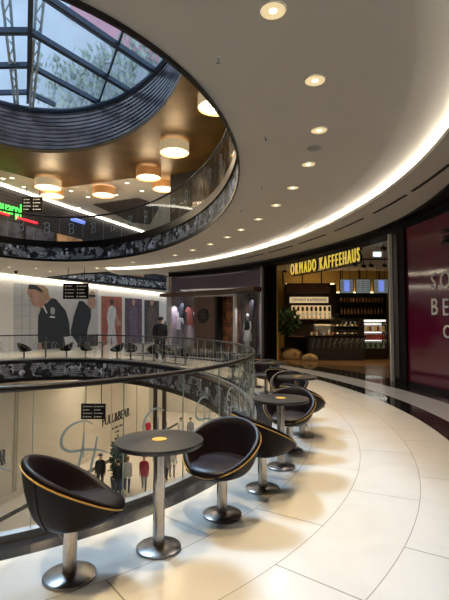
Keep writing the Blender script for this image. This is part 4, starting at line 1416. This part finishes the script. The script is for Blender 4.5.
def garment(x, yt, w, h, m, label, kind):
    t = tx(x, 5.05); p = EL(t, 5.05); z = aty(x, yt, p.y).z
    root = empty(kind, (p.x, p.y, z - h), label, 'garment', None)
    xx = outward(t).cross(Vector((0, 0, 1)))
    root.rotation_euler = (0, 0, math.atan2(xx.y, xx.x))
    if kind == 'hanging_dress':
        pts = [(-.5, 0), (-.36, .45), (-.33, .72), (-.62, .66), (-.60, .86), (-.30, 1), (-.12, 1), (0, .95), (.12, 1), (.30, 1), (.60, .86), (.62, .66), (.33, .72), (.36, .45), (.5, 0)]
    elif kind == 'hanging_shirt':
        pts = [(-.32, 0), (-.32, .62), (-.48, .30), (-.62, .36), (-.45, .88), (-.14, 1), (0, .94), (.14, 1), (.45, .88), (.62, .36), (.48, .30), (.32, .62), (.32, 0)]
    else:
        pts = [(-.35, 0), (-.4, .4), (-.45, .8), (-.2, 1), (.2, 1), (.45, .8), (.4, .4), (.35, 0)]
    b = MB(); b.prism([(px * w, pz * h) for px, pz in pts], .07); b.build('cloth', M_[m], root, bevel=.015)
    b = MB(); b.tube([(-.3 * w, .035, h * .97), (0, .035, h * 1.05), (.3 * w, .035, h * .97)], .008, 6); b.tube([(0, .035, h * 1.05), (0, .035, h + .25)], .006, 6); b.build('hanger', M_['alu'], root)
garment(177, 312, .75, .95, 'cloth_white', 'pale shirt hanging in the lilac shop window', 'hanging_shirt')
garment(181, 302, .42, .85, 'cloth_black', 'narrow dark garment hanging above the pale shirt in the lilac window', 'tank_dress')
garment(190, 307, .55, .95, 'cloth_coral', 'coral red dress hanging in the lilac shop window', 'hanging_dress')
garment(251.5, 297, .34, .95, 'cloth_black', 'dark narrow garment hanging right of the white skirted mannequin', 'tank_dress')
for x, top, low, lab in ((247.5, 'cloth_black', 'cloth_white', 'white mannequin in a black top and long white skirt in the lilac shop window'),):
    t = tx(x, 4.95); p = EL(t, 4.95, .22)
    m_ = empty('mannequin', p, lab, 'mannequin'); mannequin(m_, 1.85, top, low)
    m_.rotation_euler = (0, 0, math.atan2(-outward(t).y, -outward(t).x))
for x in (181, 250):  # lamps added inside the window to brighten the display
    t = tx(x, 4.9); p = EL(t, 4.88, 2.95)
    q = empty('added_display_spot', p, 'small spotlight added to brighten the lilac shop window, %s' % ('left part' if x < 200 else 'above the mannequin'), 'light')
    b = MB(); b.lathe([(.035, -.10), (.045, 0)], 14); b.build('housing', M_['black'], q)
    ld = bpy.data.lights.new('display', 'SPOT'); ld.energy = 60; ld.color = (.95, .86, 1); ld.spot_size = math.radians(110); ld.shadow_soft_size = .05
    lo = bpy.data.objects.new('display_fill', ld); COL.objects.link(lo); lo.parent = q; lo.location = (0, 0, -.12)

# ---- coffee house ----
YB = 22.0
def vb(name, x0, x1, y0, y1, z0, z1, m):
    b = MB(); b.box(((x0 + x1) / 2, (y0 + y1) / 2, (z0 + z1) / 2), (abs(x1 - x0), abs(y1 - y0), abs(z1 - z0))); return struct(b, name, M_[m])
inner_c = [tuple(EL(t_cafe0 - .02 - (t_cafe0 - t_cafe1 - .02) * i / 20, 4.93)[:2]) for i in range(21)]
cafe_poly = inner_c + [(10.5, 13.5), (10.5, YB), (1.9, YB)]
sheet(cafe_poly, [], -.04, .045, 'floor_cafe', M_['wood_mid'])
sheet(cafe_poly, [], 4.22, .05, 'ceiling_cafe', M_['soffit'])
vb('wall_cafe_back', 1.7, 10.6, YB, YB + .2, 0, 4.3, 'yellow_wall')
vb('wall_cafe_right', 10.5, 10.7, 13.3, YB, 0, 4.3, 'wood_dark')
pL = EL(t_cafe0, 5.05)
b = MB(); q0 = Vector((pL.x, pL.y, 0)); q1 = Vector((2.0, YB, 0)); c = (q0 + q1) / 2
b.box((c.x, c.y, 2.1), ((q1 - q0).length, .12, 4.2), Matrix.Rotation(math.atan2((q1 - q0).y, (q1 - q0).x), 3, 'Z')); struct(b, 'wall_cafe_left', M_['yellow_wall'])
pR = EL(t_cafe1, 5.0); b = MB(); q0 = Vector((pR.x, pR.y, 0)); q1 = Vector((10.6, 13.3, 0)); c = (q0 + q1) / 2
b.box((c.x, c.y, 2.1), ((q1 - q0).length, .12, 4.2), Matrix.Rotation(math.atan2((q1 - q0).y, (q1 - q0).x), 3, 'Z')); struct(b, 'wall_cafe_side', M_['wood_dark'])
b = MB()
for i in range(7):
    x = 2.9 + i * .95; b.box((x, YB - .02, 3.9), (.05, .05, .65))
struct(b, 'trim_15', M_['black'])

# lit sign of separate letters
sg = empty('cafe_sign', EL(1.65, 4.42, 3.5), 'lit yellow letters of the coffee house name hanging along the curved opening', 'sign')
word = 'ORMADO KAFFEEHAUS'
wd = {'O': 1.12, 'R': 1, 'M': 1.28, 'A': 1.05, 'D': 1.08, 'K': 1, 'F': .85, 'E': .88, 'H': 1.08, 'U': 1.02, 'S': .9, ' ': .7}
tA, tB = tx(291.5, 4.42), tx(362.5, 4.42)
sA, sB = s_of(tA), s_of(tB); tot = sum(wd[c_] for c_ in word); acc = 0
for ch in word:
    m0 = acc + wd[ch] / 2; acc += wd[ch]
    if ch == ' ': continue
    t = t_of(sA + (sB - sA) * m0 / tot)
    curve_text(sg, ch, t, 3.50, .62, 'sign_yellow', 4.38, .02, sx=.47)
    o2 = curve_text(sg, ch, t, 3.495, .63, 'black', 4.45, .04, sx=.48, name='letter_backing')
b = MB(); b.tube([EL(tA + (tB - tA) * i / 30, 4.5, 3.46) for i in range(31)], .02, 6); part_world(b, 'rail', M_['black'], sg)

for i in range(5):
    t = tA + (tB - tA) * (i + .5) / 5
    b = MB(); b.tube([EL(t, 4.5, 3.46), EL(t, 4.5, 4.12)], .012, 6); part_world(b, 'hanger', M_['black'], sg)
# counter
ct = empty('cafe_counter', (4.9, 19.5, 0), 'long dark coffee bar counter', 'counter')
def lb(root, nm, c, s, m, bevel=0):
    b = MB(); b.box(c, s); return b.build(nm, M_[m], root, bevel=bevel)
lb(ct, 'front_panel', (0, 0, .50), (2.4, .12, 1.0), 'black_matte'); lb(ct, 'body', (0, .45, .52), (2.36, .8, 1.0), 'black_matte')
lb(ct, 'countertop', (0, .40, 1.05), (2.5, 1.0, .06), 'black', .008); lb(ct, 'toe_kick', (0, .08, .05), (2.3, .1, .1), 'black')
b = MB()
for i in range(10): b.tube([(-1.1 + .24 * i, -.066, .55), (-1.05 + .24 * i, -.066, .75), (-1.0 + .24 * i, -.066, .98)], .008, 5)
for i in range(6): b.tube([(-.2 + .22 * i, -.07, .7 + .05 * (i % 2)), (-.05 + .22 * i, -.07, .85), (0 + .22 * i, -.07, .95)], .008, 5)
b.build('chalk_drawing', M_['cloth_grey'], ct)
dc = empty('display_case', (5.42, 19.85, 1.08), 'glass display case on the right half of the coffee counter', 'display case')
lb(dc, 'base', (0, 0, .03), (1.3, .55, .06), 'black')
b = MB(); b.box((0, -.26, .42), (1.3, .012, .72)); b.build('front_glass', M_['glass'], dc)
b = MB(); b.box((0, 0, .79), (1.3, .55, .012)); b.build('top_glass', M_['glass'], dc)
for s in (-1, 1): b = MB(); b.box((s * .645, 0, .42), (.012, .55, .72)); b.build('side_glass', M_['glass'], dc)
lb(dc, 'shelf', (0, 0, .40), (1.26, .4, .015), 'alu')
k = 0
for i in range(7):
    for z in (1.14, 1.50):
        o = None
        r_ = empty('pastry', (4.85 + i * .165, 19.85, z), 'golden pastry in the display case on the coffee counter', 'pastry', 'pastries in the display case')
        b = MB(); b.lathe([(.03, 0), (.055, .015), (.05, .05), (.0001, .07)], 12); b.build('crust', M_['brass_shade'] if i % 2 else M_['cup'], r_)
# objects on the left part of the counter
rr = random.Random(3)
items = [('sugar_jar', 'cloth_white'), ('tip_jar', 'cup'), ('cake_stand', 'white_plastic'), ('cup_stack', 'cloth_coral'), ('tray', 'alu')]
for i in range(9):
    nm, m = items[i % 5]; x = 3.82 + i * .115
    q = empty(nm, (x, 19.62 + .12 * (i % 2), 1.08), 'small %s on the left half of the coffee counter, %s from the left' % (nm.replace('_', ' '), ordw[i]), nm.split('_')[-1])
    b = MB(); h = rr.uniform(.10, .28); b.lathe([(.035, 0), (.045, h * .2), (.04, h * .8), (.025, h)], 14); b.build('body', M_[m], q)
    b = MB(); b.lathe([(.028, h), (.03, h + .02), (.0001, h + .03)], 14); b.build('lid', M_['black'], q)
em = empty('espresso_machine', (4.40, 20.1, 1.08), 'espresso machine with warm lit front on the coffee counter', 'coffee machine')
lb(em, 'body', (0, 0, .26), (.7, .45, .36), 'alu', .02); lb(em, 'drip_tray', (0, -.25, .03), (.7, .3, .05), 'base_steel')
lb(em, 'top_rack', (0, 0, .47), (.66, .4, .05), 'brass_shade')
for s in (-.2, .2):
    b = MB(); b.tube([(s, -.24, .20), (s, -.36, .17)], .018, 8); b.build('portafilter', M_['black'], em)
# back unit with bean dispensers and name board
bu = empty('bean_wall_unit', (4.15, 21.3, 0), 'dark wooden back unit behind the counter with a framed name board', 'shelf unit')
lb(bu, 'carcass', (0, .3, 1.75), (2.5, .3, 3.5), 'wood_dark'); lb(bu, 'upper_panel', (-.1, .12, 3.30), (2.1, .06, .50), 'wood_red')
b = MB(); b.box((0, .2, 3.53), (2.3, .08, .04)); b.build('added_light_strip', mat('added warm glow', (1, .8, .5), .5, emit=5, ecol=(1, .66, .30)), bu)  # hidden strip, added to brighten the wall and ceiling above the unit
lb(bu, 'middle_shelf', (-.1, 0, 1.80), (2.1, .5, .05), 'wood_mid'); lb(bu, 'work_shelf', (-.1, 0, 1.0), (2.3, .6, .06), 'wood_mid')
bd = MB(); bd.box((-.1, .05, 2.74), (1.85, .06, .28)); bd.build('name_board', mat('cream lit board', (.75, .62, .42), .5, emit=.35, ecol=(1, .8, .5)), bu)
text_obj('name_letters', 'ORMADO KAFFEEHAUS', .20, .008, M_['wood_dark'], Matrix.Translation((-.1, .01, 2.67)), bu, sx=.78)
for i in range(9):
    q = empty('bean_dispenser', (3.28 + i * .21, 21.2, 1.83), '%s coffee bean dispenser from the left under the name board' % ordw[i], 'dispenser', 'coffee bean dispensers')
    lb(q, 'case', (0, .0, .32), (.17, .2, .62), 'brass_shade', .01)
    lb(q, 'window', (0, -.105, .47), (.11, .01, .20), 'wood_dark'); lb(q, 'label', (0, -.105, .22), (.10, .01, .12), 'cloth_white')
    b = MB(); b.tube([(0, -.10, .10), (0, -.15, .04)], .02, 8); b.build('spout', M_['black'], q)
# right back unit with glasses and bottles
ru = empty('back_bar_shelf', (6.65, 21.5, 0), 'dark back bar shelving below the menu screens', 'shelf unit')
lb(ru, 'carcass', (0, .3, 1.55), (2.5, .2, 3.1), 'black_matte')
b = MB(); b.box((0, .3, 3.13), (2.3, .08, .04)); b.build('added_light_strip', mat('added warm glow', (1, .8, .5), .5, emit=5, ecol=(1, .66, .30)), ru)  # second added strip, lifts the ceiling over the back bar
for z in (1.55, 2.05, 2.62): lb(ru, 'shelf_board', (0, .05, z), (2.4, .35, .03), 'wood_dark')
proto = None
for row, (z, nn, nm, lab, m) in enumerate(((2.64, 14, 'glass_mug', 'amber mug in the upper row on the back bar shelf', 'cup'), (2.07, 13, 'syrup_bottle', 'slim bottle in the middle row on the back bar shelf', 'cup'), (1.57, 10, 'paper_cup', 'pale cup in the lowest row on the back bar shelf', 'white_plastic'))):
    for i in range(nn):
        q = empty(nm, (5.65 + i * 2.1 / nn, 21.5, z), lab, nm.split('_')[-1], 'rows of %ss on the back bar shelf' % nm.replace('_', ' '))
        b = MB()
        if nm == 'syrup_bottle': b.lathe([(.035, 0), (.035, .18), (.012, .24), (.012, .30)], 10)
        elif nm == 'glass_mug': b.lathe([(.04, 0), (.055, .20), (.05, .21)], 10)
        else: b.lathe([(.03, 0), (.042, .13)], 10)
        b.build('body', M_[m], q)
        b = MB()
        if nm == 'syrup_bottle': b.lathe([(.014, .30), (.014, .325)], 8)
        elif nm == 'glass_mug': b.tube([(.05, 0, .05), (.09, 0, .10), (.055, 0, .16)], .008, 6)
        else: b.lathe([(.044, .13), (.044, .145)], 10)
        b.build({'syrup_bottle': 'cap', 'glass_mug': 'handle', 'paper_cup': 'lid'}[nm], M_['black'], q)
# menu screens
for i, (xl, xr) in enumerate(((340.2, 353), (356.2, 370), (374, 388))):
    a, c = aty(xl, 279.5, 21.2), aty(xr, 293, 21.2)
    q = empty('menu_screen', ((a.x + c.x) / 2, 21.2, c.z), '%s menu screen above the back bar' % ('left blue', 'middle pale', 'right blue')[i], 'screen')
    w, h = c.x - a.x, a.z - c.z
    lb(q, 'housing', (0, .03, h / 2), (w + .06, .06, h + .06), 'black')
    lb(q, 'display', (0, -.003, h / 2), (w, .008, h), 'screen%d' % i) if False else None
    b = MB(); b.box((0, -.004, h / 2), (w, .01, h)); b.build('display', mat('menu display', (.3, .35, .4), .4, emit=.22, ecol=(.45, .52, .50)), q)
    if i != 1:
        b = MB(); b.box((w * (.02 if i == 0 else .02), -.012, h * .52), (w * .38, .008, h * .8)); b.build('blue_field', M_['blue_screen'], q)
    b = MB()
    for k in range(6):
        for s in (-.36, .36): b.box((w * s, -.012, h * (.14 + .14 * k)), (w * .20, .006, h * .03))
        if i == 1: b.box((0, -.012, h * (.14 + .14 * k)), (w * .3, .006, h * .03))
    b.build('menu_lines', M_['text_black'], q, smooth=0)
    for s in (-.3, .3):
        b = MB(); b.tube([(s * w, .03, h), (s * w, .03, 4.22 - c.z)], .012, 6); b.build('mount', M_['black'], q)
# refrigerated case
a = aty(364.5, 322, 20.0); c = aty(387, 349, 20.0)
fr = empty('refrigerated_case', ((a.x + c.x) / 2, 20.0, 0), 'lit refrigerated drinks case at the right of the coffee bar', 'fridge')
w = c.x - a.x
lb(fr, 'back', (0, .62, .95), (w + .1, .04, 1.75), 'black'); lb(fr, 'lower_cabinet', (0, .32, .24), (w + .1, .62, .46), 'wood_dark')
for s in (-1, 1): lb(fr, 'side', (s * (w / 2 + .04), .32, 1.02), (.05, .62, 1.6), 'wood_dark')
lb(fr, 'lid', (0, .32, 1.82), (w + .14, .66, .06), 'black'); lb(fr, 'lit_header', (0, .12, 1.72), (w - .06, .06, .10), 'led'
   ) if False else None
b = MB(); b.box((0, .10, 1.735), (w - .04, .05, .05)); b.build('light_tube', mat('cold tube', (1, .95, .85), .4, emit=3.5, ecol=(1, .95, .85)), fr)
for z in (.50, .87, 1.25):
    lb(fr, 'shelf', (0, .34, z), (w - .02, .42, .02), 'alu')
    b = MB(); b.box((0, .56, z + .33), (w - .06, .02, .03)); b.build('shelf_light', mat('shelf tube', (1, .95, .85), .4, emit=1.4, ecol=(1, .95, .88)), fr)
lb(fr, 'liner', (0, .585, 1.12), (w - .02, .01, 1.28), 'white_plastic')
b = MB(); b.box((0, .02, 1.12), (w, .01, 1.30)); b.build('glass_door', M_['glass'], fr)
cols = ['cloth_white', 'piping', 'cloth_coral', 'cloth_red', 'cloth_blue', 'leaf']
for zi, z in enumerate((.51, .88, 1.26)):
    for i in range(8):
        mm = {2: ['cloth_white', 'piping', 'cloth_coral'], 1: ['cloth_red', 'cloth_coral'], 0: ['leaf', 'cloth_grey']}[zi][i % (3 if zi == 2 else 2)]
        q = empty('drink_carton', (fr.location.x - w / 2 + .09 + i * (w - .14) / 7.2, 20.22, z), ('green or grey carton on the lowest shelf', 'red carton on the middle shelf', 'pale or coloured carton on the top shelf')[zi] + ' of the refrigerated case', 'drink', ('lowest', 'middle', 'top')[zi] + ' row of cartons in the refrigerated case')
        lb(q, 'carton', (0, 0, .11), (.085, .085, .22), mm); b = MB(); b.lathe([(.018, .22), (.018, .245)], 8); b.build('cap', M_['white_plastic'], q)
# emergency sign, track lights
a = aty(377.2, 254.3, 15.0)
q = empty('exit_sign', a, 'small white lit emergency sign under the coffee house ceiling', 'sign')
lb(q, 'housing', (0, .03, 0), (.30, .05, .19), 'white_plastic')
b = MB(); b.box((0, -.002, 0), (.27, .01, .16)); b.build('lit_face', mat('pale lit face', (.7, .85, .9), .5, emit=1.1, ecol=(.75, .9, .95)), q)
b = MB(); b.tube([(0, .03, .09), (0, .03, 4.22 - a.z)], .01, 6); b.build('hanging_rod', M_['alu'], q)
for i, (x, y, Y) in enumerate(((383.5, 248.5, 14.6), (355, 264.5, 17.4), (363.5, 266, 17.4), (371, 265.5, 17.4), (384.5, 265.5, 17.4))):
    a = aty(x, y, Y)
    q = empty('track_spotlight', a, ('black projector spotlight next to the emergency sign' if i == 0 else '%s black spotlight on the coffee house ceiling track' % ordw[i - 1]), 'spotlight', None if i == 0 else 'spotlights on the ceiling track')
    b = MB(); b.tube([(-.07, .02, .02), (.07, -.05, -.03)], [.055, .07], 14); b.build('head', M_['black'], q)
    b = MB(); b.tube([(0, 0, .04), (0, 0, 4.22 - a.z)], .012, 6); b.build('stem', M_['black'], q)
    ld = bpy.data.lights.new('spot', 'SPOT'); ld.energy = 75 if i else 90; ld.color = (1, .72, .38); ld.spot_size = math.radians(80); ld.shadow_soft_size = .05
    lo = bpy.data.objects.new('spot_beam', ld); COL.objects.link(lo); lo.parent = q; lo.location = (0, .05, -.10)
    lo.rotation_euler = (math.radians(28 if i else 0), 0, 0)
q = empty('track_spotlight', (2.75, 20.1, 4.0), 'black spotlight added to brighten the mustard wall at the left of the coffee house', 'spotlight')  # extra spot off the track, added to brighten the left wall
b = MB(); b.tube([(-.07, 0, .0), (.05, 0, -.05)], [.05, .065], 14); b.build('head', M_['black'], q)
b = MB(); b.tube([(0, 0, .04), (0, 0, .22)], .012, 6); b.build('stem', M_['black'], q)
ld = bpy.data.lights.new('spot', 'SPOT'); ld.energy = 130; ld.color = (1, .76, .36); ld.spot_size = math.radians(130); ld.spot_blend = .6; ld.shadow_soft_size = .08
lo = bpy.data.objects.new('spot_beam', ld); COL.objects.link(lo); lo.parent = q; lo.location = (0, 0, -.12); lo.rotation_euler = (math.radians(-12), math.radians(-35), 0)
b = MB(); b.box((6.9, 17.4, 4.12), (3.2, .05, .05)); o = b.build('ceiling_track', M_['black']); tag(o, 'black spotlight track running across the coffee house ceiling', 'track')
# plant, sacks, red figure at the entrance left
pc = empty('potted_tree', (2.85, 20.45, 0), 'dark leafy potted tree at the left of the coffee house entrance', 'plant')
b = MB(); b.lathe([(.22, 0), (.28, .5), (.26, .5), (.25, .44), (.0001, .44)], 20); b.build('planter', M_['pot'], pc)
b = MB(); b.tube([(0, 0, .4), (.03, 0, 1.2), (0, .02, 1.8)], .04, 8); b.build('trunk', M_['wood_dark'], pc)
b = MB(); leaves(b, 520, (0, 0, 1.65), (.55, .5, .62), .22, R); b.build('foliage', M_['leaf'], pc, 0, merge=False)
for i, (x, y, z, rz, sc_, lab) in enumerate(((3.05, 19.95, 0, .2, .92, 'large burlap coffee sack with dark printed swirl in front of the counter'), (3.62, 19.05, 0, -.1, .62, 'smaller burlap coffee sack leaning right of the large one'))):
    q = empty('coffee_sack', (x, y, z), lab, 'sack', None, rz); q.scale = (1.15, 1, .85)
    rows = []
    for f, zz in ((.85, 0), (1.0, .06), (1.04, .22), (.92, .38), (.66, .50), (.34, .57), (.08, .60)):
        rows.append([((.46 * f + .02 * math.sin(5 * a)) * math.cos(a) * sc_, (.20 * f + .015 * math.cos(4 * a)) * math.sin(a) * sc_, zz * sc_ + .02 * math.sin(3 * a)) for a in [TAU * k / 28 for k in range(28)]])
    rows[0] = [(p[0], p[1], 0) for p in rows[0]]
    b = MB(); ids = b.grid(rows, close=True); b.face(ids[0][::-1]); b.face(ids[-1]); b.build('sack_body', M_['sack'], q, smooth=80)
    b = MB(); b.tube([((.10 - .007 * k) * math.cos(k * .7) * sc_, -.235 * sc_, (.32 + (.10 - .007 * k) * math.sin(k * .7)) * sc_) for k in range(13)], .009, 6); b.build('printed_swirl', M_['text_black'], q)
q = empty('fire_extinguisher', (2.35, 19.75, 0), 'red cylinder standing under the potted tree', 'extinguisher')
b = MB(); b.lathe([(.07, 0), (.085, .02), (.085, .42), (.04, .52), (.03, .54)], 18); b.build('cylinder', M_['cloth_red'], q)
b = MB(); b.tube([(0, 0, .54), (0, 0, .60), (.08, 0, .62)], .015, 6); b.tube([(.0, -.03, .56), (.1, -.08, .45), (.1, -.06, .2)], .01, 6); b.build('valve_and_hose', M_['black'], q)

# ---- upper level shop signs ----
def upper_sign(x0, y0, x1, y1, z_h, m, name, label, text=None, h=.2):
    p, q_ = on_wall(x0, y0, WA, WN, .12), on_wall(x1, y1, WA, WN, .12)
    root = empty(name, p, label, 'sign')
    d = q_ - p
    if text:
        M = frame((0, 0, 0), WD)
        o = text_obj('letters', text, h * 1.45, .03, M_[m], M, root)
        xs = [v.co.x * WD.x + v.co.y * WD.y for v in o.data.vertices]
        f = d.length / (max(xs) - min(xs)); root.location = (p + q_) / 2
        o.data.transform(M @ Matrix.Diagonal((f, 1, 1, 1)) @ M.inverted())
    else:
        b = MB(); b.tube([(0, 0, 0), tuple(Vector((d.x, d.y, 0)))], h / 2, 8); b.build('tube', M_[m], root)
upper_sign(-8, 209, 21, 217, 0, 'green_neon', 'neon_sign', 'green neon lettering on the dark upper shopfront at the left edge', 'hnuarpl', .75)
upper_sign(-8, 210.5, 9, 213.5, 0, 'red_neon', 'red_light_strip', 'red light strip under the green neon lettering', None, .16)
upper_sign(16, 217.5, 37, 221.5, 0, 'red_neon', 'red_light_strip', 'red light strip right of the green neon lettering', None, .16)
upper_sign(72, 219, 84, 220.5, 0, 'blue_screen', 'blue_light_panel', 'small blue light panel on the upper shopfronts', None, .28)
b = MB(); p = on_wall(105, 228, WA, WN, .15); q = empty('lit_pillar_sign', (p.x, p.y, Z_UP), 'narrow pink and blue lit pillar sign on the upper floor', 'sign')
lb(q, 'column', (0, 0, .9), (.35, .35, 1.8), 'black'); b.box((-.06, -.18, 1.0), (.14, .02, 1.4)); b.build('red_strip', M_['red_neon'], q)
b = MB(); b.box((.10, -.18, 1.0), (.12, .02, 1.4)); b.build('blue_strip', M_['blue_screen'], q)
# lit shop windows on the upper gallery
warm_win = mat('warm shop interior', (.30, .16, .08), .6, var=.9, scale=1.2, emit=.10, ecol=(1, .6, .3))
cold_win = mat('dark shop interior', (.06, .06, .09), .6, var=.9, scale=1.5)
for i in range(10):
    s = -5 + i * 2.6
    p = WA + WD * s + WN * .05
    b = MB(); b.box((p.x, p.y, Z_UP + 1.15), (2.3, .08, 2.3), Matrix.Rotation(math.atan2(WD.y, WD.x), 3, 'Z'))
    struct(b, 'window_%d' % (i + 2), warm_win if i % 3 == 1 else cold_win, 0)
